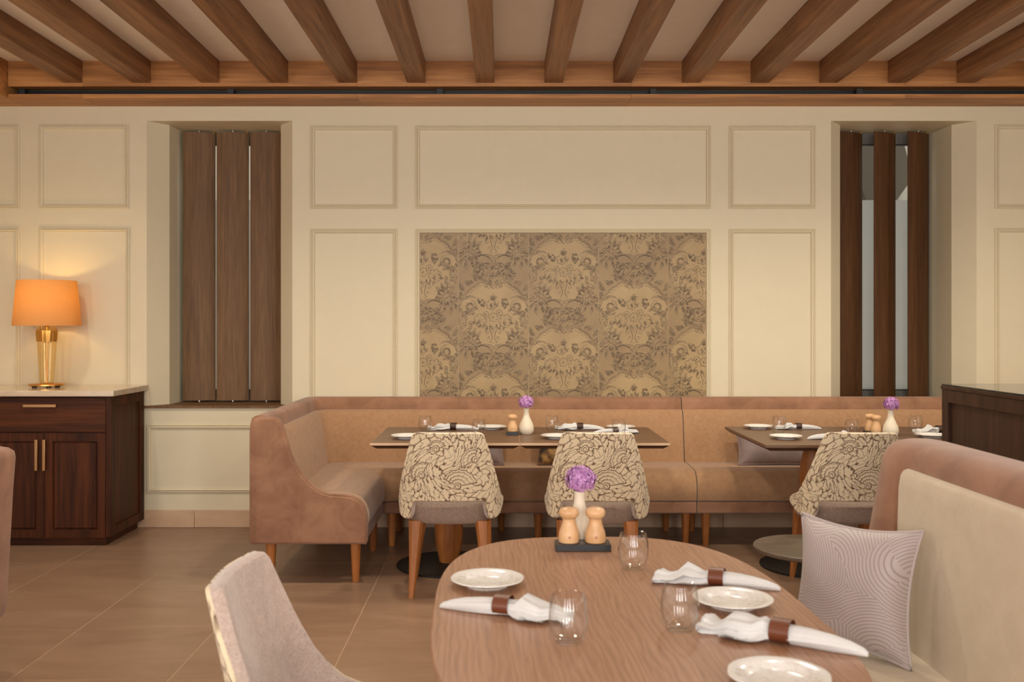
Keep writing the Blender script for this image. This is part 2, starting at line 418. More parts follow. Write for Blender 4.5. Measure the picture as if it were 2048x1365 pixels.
# picture-frame mouldings on the wall, each a piece
def moulding(px0, px1, py0, py1, inner_fill=None):
    x0, x1, z1, z0 = PX(px0), PX(px1), PZ(py0), PZ(py1)
    m = MB(); prof = [(0, 0.0), (0.0, 0.009), (0.006, 0.013), (0.010, 0.007), (0.013, 0.005), (0.019, 0.017), (0.026, 0.014), (0.029, 0.004), (0.031, 0.0)]
    rows = []
    for t, h in prof:
        rows.append([(x0+t, YW-h, z0+t), (x1-t, YW-h, z0+t), (x1-t, YW-h, z1-t), (x0+t, YW-h, z1-t)])
    m.quadgrid(rows, close_u=True); return m.build('panel_moulding', M['wall'], wall_back, 25)
for a in ((-150, 40, 250, 418), (-150, 40, 455, 1000), (79, 258, 250, 418), (79, 260, 455, 1000), (621, 795, 252, 418), (831, 1421, 252, 418), (1458, 1630, 252, 418),
          (621, 795, 458, 1000), (831, 1421, 458, 1000), (1458, 1630, 458, 1000), (1989, 2180, 250, 418), (1989, 2180, 456, 1000), (294, 585, 849, 986), (1664, 1950, 849, 986)): moulding(*a)

# stone skirting along the back wall, laid in lengths
bb = boxo('baseboard_back', M['grout'], None, XL, XR, YW-0.008, YW+0.001, 0.0, 0.112); tag(bb, 'pale limestone skirting along the back wall', kind='structure')
xj = PX(390)
x = xj-0.9*2
while x < XR:
    boxo('skirting_stone', M['skirt'], bb, max(XL+.002, x+.001), min(XR-.002, x+0.899), YW-0.018, YW-0.004, 0.001, 0.118, 0.002); x += 0.9

# ceiling, joists, header boards, slot diffuser
ceil = boxo('ceiling', M['plaster'], None, XL-.1, XR+.1, YR-.1, YW+.02, ZC, ZC+.08); tag(ceil, 'cream plaster ceiling between oak joists', kind='structure')
YH = 6.373
jm = MB(); jm.box(-0.0605, 0.0605, 0, YH-YR, 2.972, ZC-0.0); jme = jm.mesh('beam', 0); jme.materials.append(M['beam'])
for k in range(-6, 10):
    o = link('beam', jme, None, ceil, 0.003, 2); o.location = (-0.105+0.4511*k, YR, 0)
seams = [-3.24]+[PX(p, YH) for p in (165, 714, 1262.5, 1811, 2360)]
h1 = boxo('trim_1', M['header'], None, -3.24, XR, YH+.012, YH+.10, 2.952, ZC-.001); tag(h1, 'oak header board carrying the joist ends', kind='structure')
h2 = boxo('trim_2', M['header'], None, -3.24, XR, YH+.012, YW, 2.8765, 2.8975); tag(h2, 'oak shelf trim below the black air slot', kind='structure')
for a, b in zip(seams, seams[1:]):
    b = min(b, XR)
    boxo('plank', M['header'], h1, a+.0006, b-.0006, YH, YH+.0125, 2.949, ZC, 0.0008)
    boxo('plank', M['header'], h2, a+.0006, b-.0006, YH, YW, 2.873, 2.899, 0.0008)
h3 = boxo('trim_3', M['header'], None, XL, -3.242, YR, YW, 2.873, ZC); tag(h3, 'oak soffit box running along the left wall', kind='structure')
df = thing('air_diffuser', 'long black linear air slot between the oak header and the trim', 'air vent', (0.5, 6.47, 2.899))
m = MB(); m.box(-3.74, XR-.5, 0.03, 0.045, 0, .05); m.build('slot_back', M['black'], df, 0)
for p in (45, 462, 880, 1306, 1718): boxo('bracket', M['bracket'], df, PX(p, 6.45)-.5-.02, PX(p, 6.45)-.5+.02, -0.03, 0.03, 0.0, .05)

# windows
def window(n, c, px_split):
    wn = thing('window_%d' % n, None, None, (c, 7.10, ZS)); tag(wn, 'tall narrow window with a frosted lower pane', kind='structure')
    W = HB+.002; Hh = ZH-ZS
    m = MB(); 
    for a in ((-W, W, Hh-.075, Hh), (-W, W, 0, .075), (-W, -W+.06, .075, Hh-.075), (W-.06, W, .075, Hh-.075)): m.box(a[0], a[1], -0.03, 0.03, a[2], a[3])
    m.build('window_frame', M['alu'], wn, 0)
    m = MB(); g = 0.006
    for a in ((-W+.06, W-.06, Hh-.075-g, Hh-.075), (-W+.06, W-.06, .075, .075+g), (-W+.06, -W+.06+g, .075, Hh-.075), (W-.06-g, W-.06, .075, Hh-.075)): m.box(a[0], a[1], -0.032, 0.012, a[2], a[3])
    m.build('gasket', M['gasket'], wn, 0)
    zs = 2.295-ZS
    boxo('pane', M['frost'], wn, -W+.06, W-.06, -.004, .004, .08, zs)
    boxo('pane', M['glass'], wn, -W+.06, W-.06, -.004, .004, zs, Hh-.08)
    m = MB(); m.extrude([(-HO-.012, YW-.018-7.10), (HO+.012, YW-.018-7.10), (HO+.012, YW-7.10), (HO-.004, YW-7.10+.004), (HI-.002, YW+.135-7.10), (HB-.002, .035), (-HB+.002, .035), (-HI+.002, YW+.135-7.10), (-HO+.004, YW-7.10+.004), (-HO-.012, YW-7.10)], 'Z', -0.016, 0.0)
    m.build('window_sill', M['louvre'], wn, 0, 0.002)
    return wn
window(1, WC[0], 0); window(2, WC[1], 0)

def louvres(label, c, ang, mat):
    t = thing('louvre_shutter', label, 'shutter', (c+.0, 6.95, ZS), 0, 'timber louvre shutters')
    m = MB(); n = 14; w2 = 0.112; th = 0.017; pts = []
    for k in range(n+1):
        u = -1+2*k/n; pts.append((u*w2, -th*(1-u*u)-.0025))
    for k in range(n+1):
        u = 1-2*k/n; pts.append((u*w2, th*(1-u*u)+.0025))
    m.extrude(pts, 'Z', 0.012, ZH-ZS-0.014); me = m.mesh('blade', 50); me.materials.append(mat)
    pm = MB(); pm.lathe([(.006, 0), (.006, .012)], 12); pm.lathe([(.011, .004), (.011, .009)], 12); pme = pm.mesh('pivot_pin', 40); pme.materials.append(M['chrome'])
    bm_ = MB(); bm_.lathe([(.007, -.004), (.007, .009)], 10); bme = bm_.mesh('brass_stop', 40); bme.materials.append(M['brass'])
    for k in (-1, 0, 1):
        b = link('blade', me, None, t); b.location = (k*.2405, 0, 0); b.rotation_euler = (0, 0, math.radians(ang))
        p = link('pivot_pin', pme, None, b); p.location = (0, 0, ZH-ZS-.0135)
        p = link('pivot_pin', pme, None, b); p.location = (0, 0, 0.0005)
        p = link('brass_stop', bme, None, b); p.location = (0.1, 0.0, ZH-ZS-.012)
    return t
louvres('nearly closed brown timber louvres in the window beside the lamp', WC[0], 12, M['louvre'])
louvres('half open dark timber louvres in the window behind the right table', WC[1], 29, M['louvre_dark'])

# outside: a pale courtyard wall with a sloping dark buttress and paving
og = boxo('ground', M['ext'], None, -9, 12, 7.3, 16, -0.3, -0.1); tag(og, 'pale paving outside the windows', kind='structure')
ow = thing('courtyard_wall', 'pale stone courtyard wall seen through the window glass', 'wall', (1.5, 9.6, -.1))
boxo('wall_face', M['ext'], ow, -9, 9, 0, .4, 0, 5.2)
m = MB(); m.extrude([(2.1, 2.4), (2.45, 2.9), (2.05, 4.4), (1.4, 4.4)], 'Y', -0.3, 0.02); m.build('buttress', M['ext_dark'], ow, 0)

# ================================================================== WALLPAPER (damask relief)
wx0, wx1, wz0, wz1 = PX(840), PX(1412), PZ(830), PZ(465)
wp = thing('damask_wallpaper', 'embossed tan damask wallpaper in the large central wall panel', 'wallpaper', (PX(1126), YW, PZ(796)))
ox, oy, oz = wp.location
STRW = PX(1057)-PX(916.5); PER = 0.615
edges = [wx0, PX(916.5), PX(1057), PX(1197), PX(1336), wx1]
class Ink:
    def __init__(s, rect): s.d = MB(); s.h = MB(); s.r = rect
    def inside(s, p): return s.r[0] <= p[0] <= s.r[1] and s.r[2] <= p[1] <= s.r[3]
    def line(s, pts, w=0.0026, hi=True):
        w *= 1.45; s.k = getattr(s, 'k', 0)+1; lay = (s.k % 60)*2e-5
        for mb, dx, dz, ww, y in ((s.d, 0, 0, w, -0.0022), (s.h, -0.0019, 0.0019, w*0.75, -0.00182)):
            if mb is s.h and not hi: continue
            L = []; R = []
            n = len(pts)
            for i in range(n):
                a, b = pts[max(i-1, 0)], pts[min(i+1, n-1)]; tx, tz = b[0]-a[0], b[1]-a[1]; q = math.hypot(tx, tz) or 1
                k = ww/2*(0.35+0.65*math.sin(PI*(i+0.35)/(n-0.3)))
                L.append((pts[i][0]+dx-tz/q*k, pts[i][1]+dz+tx/q*k)); R.append((pts[i][0]+dx+tz/q*k, pts[i][1]+dz-tx/q*k))
            for i in range(n-1):
                if all(s.inside(p) for p in (L[i], R[i], L[i+1], R[i+1])):
                    mb.poly([(p[0]-ox, y-lay, p[1]-oz) for p in (L[i], R[i], R[i+1], L[i+1])])
def arc(cx, cz, r, a0, a1, n=10, k=1.0): return [(cx+r*math.cos(math.radians(a0+(a1-a0)*i/n)), cz+r*k*math.sin(math.radians(a0+(a1-a0)*i/n))) for i in range(n+1)]
def spiral(cx, cz, r, a0, turns, n=22): return [(cx+r*(1-0.82*i/n)*math.cos(math.radians(a0)+turns*2*PI*i/n), cz+r*(1-0.82*i/n)*math.sin(math.radians(a0)+turns*2*PI*i/n)) for i in range(n+1)]
def bez(p0, p1, p2, n=9): return [((1-t)**2*p0[0]+2*t*(1-t)*p1[0]+t*t*p2[0], (1-t)**2*p0[1]+2*t*(1-t)*p1[1]+t*t*p2[1]) for t in [i/n for i in range(n+1)]]
def motif():
    """list of (polyline, width, mirrored) in metres about the medallion's middle"""
    rd = random.Random(11); C = []
    k = STRW/472.0                                   # one drawing unit
    P = lambda x, y: ((x-560)*k, (600-y)*k)
    def add(pts, w=0.0026, mir=True): C.append((pts, w, mir))
    def leaf(x, y, L, a, curl=0.25, vein=True, mir=True, w=0.0024):
        ca, sa = math.cos(math.radians(a)), math.sin(math.radians(a))
        T = lambda u, v: P(x+(u*ca-v*sa)*L, y-(u*sa+v*ca)*L)
        add(bez(T(0,0), T(.45,.42), T(1,curl)), w, mir); add(bez(T(0,0), T(.55,-.22), T(1,curl)), w, mir)
        if vein: add(bez(T(.05,0), T(.4,.06), T(.75,curl*.7), 5), w*.7, mir)
    def flower(x, y, r, n=6, mir=True, rot=0):
        for i in range(n):
            a = 2*PI*i/n+rot; cx, cy = x+r*.62*math.cos(a), y+r*.62*math.sin(a); d = math.degrees(-a)
            q = [P(cx+r*.42*math.cos(t), cy+r*.42*math.sin(t)) for t in [a-1.9+3.8*j/8 for j in range(9)]]; add(q, .0023, mir)
        add([P(x+r*.27*math.cos(t), y+r*.27*math.sin(t)) for t in [2*PI*j/10 for j in range(10)]], .0022, mir)
        add([P(x+r*.13*math.cos(t), y+r*.13*math.sin(t)) for t in [4.5*j/6 for j in range(7)]], .002, mir)
    # scalloped medallion arch: two lines
    for o, w in ((0, .003), (14, .0022)):
        add([P(560-a[0], a[1]-o*.8) for a in ((0, 425), (20, 408), (45, 396), (75, 388), (100, 392), (118, 412), (140, 420), (165, 436), (180, 462), (200, 478), (214, 505))], w)
    for x, y, r in ((470, 398, 13), (448, 412, 12), (425, 428, 12), (402, 446, 12), (385, 470, 12), (365, 490, 12), (505, 402, 12), (530, 415, 11)):
        add(arc(*P(x, y), r*k, 200, 380, 6), .002)
    # crest scrolls
    add([P(a, b) for a, b in ((560, 430), (548, 418), (535, 400), (528, 384), (538, 374), (549, 382), (545, 394))], .003)
    add(spiral(*P(516, 408), 18*k, 40, 1.2), .0026); leaf(545, 395, 40, 100, .3); leaf(520, 385, 42, 130, .3)
    # big side scrolls
    add(spiral(*P(405, 548), 48*k, 100, -1.55, 30), .0034); add(spiral(*P(405, 548), 38*k, 90, -1.3, 24), .0024)
    for a in range(0, 360, 45): leaf(405+16*math.cos(math.radians(a)), 548-16*math.sin(math.radians(a)), 20, a+60, .3, False)
    add(bez(P(450, 500), P(400, 460), P(345, 520), 12), .003); add(bez(P(345, 520), P(318, 560), P(322, 620), 10), .003); add(bez(P(440, 488), P(395, 452), P(335, 515), 12), .0022)
    add(arc(*P(388, 488), 10*k, 0, 300, 8), .0024)
    # acanthus leaves down the sides
    for x, y, L, a in ((322, 640, 62, 130), (330, 660, 60, 60), (318, 690, 70, 150), (340, 690, 66, 35), (330, 720, 62, 170), (352, 728, 70, 15), (300, 620, 50, 110), (372, 640, 46, 80), (395, 700, 52, 60), (345, 600, 40, 75), (310, 735, 48, 200), (362, 756, 52, 350), (420, 726, 40, 40), (440, 742, 46, 15)):
        leaf(x, y, L, a, .32); leaf(x+4, y+5, L*.62, a-22, .3, False, True, .002)
    for x, y, L, a in ((352, 470, 60, 150), (340, 500, 56, 120), (330, 540, 60, 160), (345, 560, 44, 210), (362, 440, 50, 130), (330, 600, 66, 180), (322, 580, 50, 100), (345, 420, 44, 100), (398, 405, 46, 120), (420, 390, 44, 140), (448, 376, 46, 110), (480, 368, 44, 120), (340, 790, 56, 200), (350, 830, 50, 230), (372, 850, 52, 260), (410, 852, 46, 290), (440, 850, 50, 310), (470, 870, 44, 250), (352, 620, 50, 50), (378, 600, 40, 20), (365, 580, 36, 330)):
        leaf(x, y, L, a, .3); leaf(x+3, y+4, L*.6, a-30, .3, False, True, .002); leaf(x-3, y+2, L*.55, a+32, -.3, False, True, .002)
    for x, y, r, a in ((285, 690, 22, 200), (372, 668, 18, 30), (296, 655, 14, 120), (410, 660, 16, 10)): add(spiral(*P(x, y), r*k, a, 1.2, 16), .0026)
    # side bouquets
    for x, y, r in ((425, 765, 38), (385, 815, 34), (452, 796, 26), (360, 780, 20)): flower(x, y, r, 6, True, rd.random())
    for i in range(26):
        a = rd.uniform(0, 360); q = rd.uniform(34, 66); leaf(408+q*1.05*math.cos(math.radians(a)), 790-q*.8*math.sin(math.radians(a)), rd.uniform(20, 32), a+rd.uniform(-40, 40), rd.uniform(-.3, .3))
    # middle bouquet
    flower(545, 535, 34, 6, False, .3); flower(470, 640, 42, 7, False, .1); flower(640, 645, 44, 7, False, .5); flower(560, 620, 30, 6, False, .2); flower(600, 590, 20, 5, False); flower(510, 600, 20, 5, False)
    for i in range(34):
        a = rd.uniform(0, 360); q = rd.uniform(.75, 1.1); leaf(555+128*q*math.cos(math.radians(a)), 615-72*q*math.sin(math.radians(a)), rd.uniform(22, 36), a+rd.uniform(-35, 35), rd.uniform(-.3, .3), True, False)
    for a in (50, 70, 90, 110, 130): leaf(560, 508, 48 if a == 90 else 36, a, .0, True, False)
    for i in range(10): leaf(640+rd.uniform(-22, 22), 540+rd.uniform(-34, 34), 26, rd.uniform(30, 150), .2, True, False); leaf(480+rd.uniform(-20, 20), 530+rd.uniform(-28, 28), 24, rd.uniform(30, 150), .2, True, False)
    # vase
    add([P(a, b) for a, b in ((545, 668), (534, 678), (533, 696), (544, 722), (552, 748), (551, 768), (540, 782), (532, 790), (560, 792))], .003)
    for y in (680, 692, 704, 716): add(bez(P(535+(y-680)*.2, y), P(560, y+7), P(585-(y-680)*.2, y), 6), .002, False)
    add(spiral(*P(520, 720), 16*k, 60, 1.1, 12), .0024); add(spiral(*P(528, 756), 12*k, 200, 1.1, 12), .0022)
    # fan of fronds below the vase
    for i in range(7):
        add(bez(P(548-i*3, 850-i*5), P(520-i*9, 796-i*2), P(450-i*5, 806+i*8), 10), .0028)
    for i in range(8): add(arc(*P(452+i*13, 806+abs(i-4)*2), 7*k, 20, 200, 5), .002)
    add([P(560, 818), P(545, 840), P(560, 864), P(575, 840), P(560, 818)], .0026, False)
    for i in range(5): add(bez(P(548-i*4, 862+i*4), P(510-i*6, 850), P(486+i*5, 880-i*3), 8), .0024)
    # leafy garland over the next arch
    for i in range(74):
        t = rd.uniform(-1, 1); x = 560+t*140; y = 930-22*(1-t*t)+rd.uniform(-42, 38)
        leaf(x, y, rd.uniform(20, 34), rd.choice((60, 120, 30, 150, 90, 0, 180))+rd.uniform(-20, 20), rd.uniform(-.35, .35), rd.random() < .6, False)
    for x, y, r in ((560, 945, 22), (520, 936, 18), (600, 936, 18), (486, 950, 15), (634, 950, 15)): flower(x, y, r, 5, False, x)
    for a, b in ((500, 890), (475, 910), (450, 935)): leaf(a, b, 44, 115, .2); leaf(a-6, b+10, 36, 150, .3)
    return C
MOT = motif()
kk = STRW/472.0
med = [(-(560-x)*kk, (600-y)*kk) for x, y in ((560, 412), (520, 404), (480, 392), (455, 404), (428, 424), (400, 450), (375, 480), (350, 520), (334, 570), (332, 630), (350, 690), (390, 745), (440, 780), (490, 800), (540, 806), (560, 808))]
med = med+[(-x, z) for x, z in med[-2:0:-1]]
for si in range(5):
    a, b = edges[si], edges[si+1]
    cx = (edges[1]+edges[2])/2+(si-1)*STRW
    zc = PZ(450+600*.2979)+(0 if si % 2 else PER/2)
    st = boxo('paper_strip', M['paper'], wp, a-ox+.0006, b-ox-.0006, -0.0015, -0.0002, wz0-oz, wz1-oz)
    ink = Ink((a+.001, b-.001, wz0, wz1)); mm = MB()
    for r in (-1, 0, 1, 2):
        z = zc-PER*r
        poly = [(min(max(cx+p[0], a), b), min(max(z+p[1], wz0), wz1)) for p in med]
        if max(p[1] for p in poly)-min(p[1] for p in poly) > .02 and max(p[0] for p in poly)-min(p[0] for p in poly) > .02:
            mm.poly([(p[0]-ox, -0.0017, p[1]-oz) for p in poly])
        for pts, wd, mir in MOT:
            ink.line([(cx+p[0], z+p[1]) for p in pts], wd)
            if mir: ink.line([(cx-p[0], z+p[1]) for p in pts], wd)
    mm.build('medallion', M['paper_light'], st, 0)
    tag(ink.d.build('relief_line', M['paper_line'], st, 0), kind='stuff'); tag(ink.h.build('relief_highlight', M['paper_hi'], st, 0), kind='stuff')

# ================================================================== BANQUETTES
def leg_mesh(h, r0, r1):
    m = MB(); m.lathe([(r1, 0), (r1+.001, .004), (r0, h)], 20); me = m.mesh('leg', 40); me.materials.append(M['leg']); return me
LEG = leg_mesh(0.222, 0.029, 0.018)
def legs(parent, spots):
    for x, y in spots:
        o = link('leg', LEG, None, parent); o.location = (x, y, 0)

SHELL = [(0, .213), (0, .862), (.006, .880), (.022, .892), (.05, .897), (.078, .892), (.094, .880), (.10, .862), (.10, .80), (.10, .213)]
RAIL = [(.101, .213), (.600, .213), (.610, .220), (.612, .280), (.604, .287), (.101, .287)]
BACK = [(.101, .812), (.120, .816), (.138, .806), (.150, .78), (.160, .74), (.185, .60), (.205, .50), (.212, .46), (.101, .46)]
SEAT = [(.101, .289), (.600, .289), (.614, .295), (.624, .33), (.624, .37), (.612, .415), (.590, .445), (.555, .466), (.50, .477), (.36, .480), (.20, .476), (.101, .47)]
# straight sweep of a (t,z) outline along a line; t grows from the back towards the sitter
def sweep_straight(m, prof, f, a, b, n=1):
    rows = [[f(t, a+(b-a)*i/n, z) for t, z in prof] for i in range(n+1)]
    m.quadgrid(rows, close_u=True); m.poly(rows[0], flip=True); m.poly(rows[-1])
def sweep_corner(m, prof, x0, yb, ys, xe, rad, na=8):
    """runs along x=x0 from ys to yb, turns the corner, runs along y=yb to xe"""
    rows = [[] for _ in range(na+3)]
    for t, z in prof:
        r = rad(t, z); cx, cy = x0+t, yb-t
        rows[0].append((cx, ys, z))
        for i in range(na+1):
            a = PI-PI/2*i/na; rows[1+i].append((cx+r+r*math.cos(a), cy-r+r*math.sin(a), z))
        rows[-1].append((xe, cy, z))
    m.quadgrid(rows, close_u=True); m.poly(rows[0], flip=True); m.poly(rows[-1])
def end_panel(m, prof, f, a, b, big=0.03):
    """rounded upholstered end: the outline is drawn in towards the face at a"""
    sg = 1 if b > a else -1
    wt = lambda p: 3.4 if p[0] < 0.02 else 1.0
    rows = []
    for d, i in ((0, .012), (.004, .0045), (.012, 0), (abs(b-a), 0)):
        q = inset(prof, i) if i else prof
        rows.append([f(t+2.6*i*max(0, 1-t/.14), a+sg*d, z) for t, z in q])
    m.quadgrid(rows, close_u=True); m.poly(rows[0], flip=True); m.poly(rows[-1])
CURVE = [(.10, .889), (.135, .886), (.158, .872), (.172, .850), (.186, .815), (.204, .750), (.222, .690), (.250, .632), (.284, .579), (.318, .540), (.356, .508), (.39, .489), (.427, .477), (.48, .474), (.533, .470), (.568, .457), (.597, .434), (.617, .402), (.626, .365), (.627, .23), (.620, .213)]
ENDP = [(.012, .213), (0, .225), (0, .80), (.004, .855), (.02, .880), (.05, .888)]+CURVE
XB, YB = -1.337, 6.602
bq = thing('corner_banquette', 'L-shaped taupe velvet banquette with curved arm end and beige cushions', 'banquette', (XB, YB, 0))
def local(m, o): m.v = [(v[0]-o[0], v[1]-o[1], v[2]-o[2]) for v in m.v]; return m
for nm, pr, mt, rad in (('shell', SHELL, 'velvet', lambda t, z: .03+t*.5), ('base_rail', RAIL, 'velvet', lambda t, z: .02), ('back_cushion', BACK, 'beige', lambda t, z: .09), ('seat_cushion', SEAT, 'beige', lambda t, z: .03+.1*max(0, t-.4))):
    m = MB(); sweep_corner(m, pr, XB, YB, 5.188, 1.207, rad); local(m, (XB, YB, 0)).build(nm, M[mt], bq, 40)
m = MB(); end_panel(m, ENDP, lambda t, y, z: (t, y-YB, z), 5.146, 5.189); m.build('end_panel', M['velvet'], bq, 40)
m = MB(); m.tube([(t-.003, 5.153-YB, z) for t, z in inset(CURVE[1:], .0)], .0035, 6); m.build('piping', M['velvet'], bq, 60)
legs(bq, [(.10, 5.22-YB), (.555, 5.22-YB), (.555, 5.93-YB), (.655, 6.06-YB), (1.57, 6.06-YB), (2.49, 6.06-YB), (.12, 6.5-YB), (1.34, 6.5-YB), (2.44, 6.5-YB), (.655, 6.5-YB)])
b2 = thing('straight_banquette', 'straight taupe velvet banquette under the right hand window', 'banquette', (1.213, YB, 0))
for nm, pr, mt in (('shell', SHELL, 'velvet'), ('base_rail', RAIL, 'velvet'), ('back_cushion', BACK, 'beige'), ('seat_cushion', SEAT, 'beige')):
    m = MB(); sweep_straight(m, pr, lambda t, x, z: (x, -t, z), 0, 2.7); m.build(nm, M[mt], b2, 40)
legs(b2, [(.065, 6.06-YB), (1.4, 6.06-YB), (2.6, 6.06-YB), (.065, 6.5-YB), (1.4, 6.5-YB), (2.6, 6.5-YB)])

# deeper booth benches in the foreground; t is measured from the outer back line
def booth(name, label, x_out, y_far, y_near, flip, k):
    """k scales the heights above the seat so that the back is taller or lower"""
    sg = -1 if not flip else 1
    t_ = thing(name, label, 'banquette', (x_out, y_far, 0))
    H = lambda z: .47+(z-.47)*k if z > .47 else z
    F = lambda t, y, z: (sg*t, y-y_far, H(z))
    ra = [(.171, .213), (.70, .213), (.71, .22), (.712, .28), (.171, .287)]
    bc = [(.180, .955), (.192, .962), (.203, .958), (.212, .944), (.217, .91), (.222, .75), (.228, .56), (.236, .47), (.171, .46)]
    se = [(.171, .289), (.70, .289), (.722, .33), (.722, .37), (.705, .43), (.65, .468), (.56, .478), (.2, .474), (.171, .47)]
    ep = [(.045, .213), (.036, .24), (.01, .80), (0, .97), (.006, 1.008), (.03, 1.026), (.075, 1.034), (.125, 1.034), (.165, 1.028), (.19, 1.012), (.207, .985), (.217, .945), (.226, .89), (.24, .815), (.256, .73), (.285, .64), (.33, .565), (.39, .51), (.46, .482), (.56, .474), (.64, .462), (.69, .43), (.722, .37), (.725, .23), (.718, .213)]
    lo = [(.045, .213), (.036, .24), (.01, .80), (0, .97), (.006, 1.008), (.03, 1.026), (.075, 1.034), (.125, 1.034), (.158, 1.028), (.178, 1.012), (.188, .985), (.192, .945), (.191, .89), (.189, .815), (.186, .73), (.182, .64), (.180, .565), (.178, .51), (.177, .482), (.176, .474), (.176, .462), (.175, .43), (.174, .37), (.172, .23), (.17, .213)]
    m = MB(); rows = []
    for d, i in ((0, .030), (.004, .020), (.012, .010), (.030, .002), (.06, 0), (.10, 0), (.125, 0), (.145, 0), (.165, 0), (.19, 0), (.21, 0)):
        q = inset(ep, i) if i else ep; u = min(1, max(0, (d-.09)/.115)); u = u*u*(3-2*u)
        rows.append([F(p[0]+(l_[0]-p[0])*u, y_far-d, p[1]+(l_[1]-p[1])*u) for p, l_ in zip(q, lo)])
    rows.append([F(t, y_near, z) for t, z in lo])
    m.quadgrid(rows, close_u=True); m.poly(rows[0], flip=True); m.poly(rows[-1]); m.build('shell', M['velvet'], t_, 60)
    m = MB(); sweep_straight(m, ra, F, y_far-.155, y_near); m.build('base_rail', M['velvet'], t_, 40)
    # cushion with softened far end
    m = MB(); rows = []
    for y, i in ((y_far-.150, .022), (y_far-.153, .012), (y_far-.162, .004), (y_far-.18, 0), (y_near, 0)):
        q = [(t-(i if t > .16 else 0), z-(i if z > .9 else 0)) for t, z in bc]; rows.append([F(t, y, z) for t, z in q])
    m.quadgrid(rows, close_u=True); m.poly(rows[0], flip=True); m.poly(rows[-1]); m.build('back_cushion', M['ivory'], t_, 50)
    m = MB(); sweep_straight(m, se, F, y_far-.155, y_near); m.build('seat_cushion', M['ivory'], t_, 40)
    legs(t_, [(sg*.12, -.1), (sg*.62, -.1), (sg*.12, y_near-y_far+.1), (sg*.62, y_near-y_far+.1)])
    return t_
booth('booth_bench', 'tall taupe velvet booth bench with ivory cushion behind the patterned pillow', 1.37, 2.985, 1.15, False, 1.0)
booth('booth_bench', 'taupe booth bench cut off by the left edge of the picture', -1.95, 3.93, 1.9, False, .75)

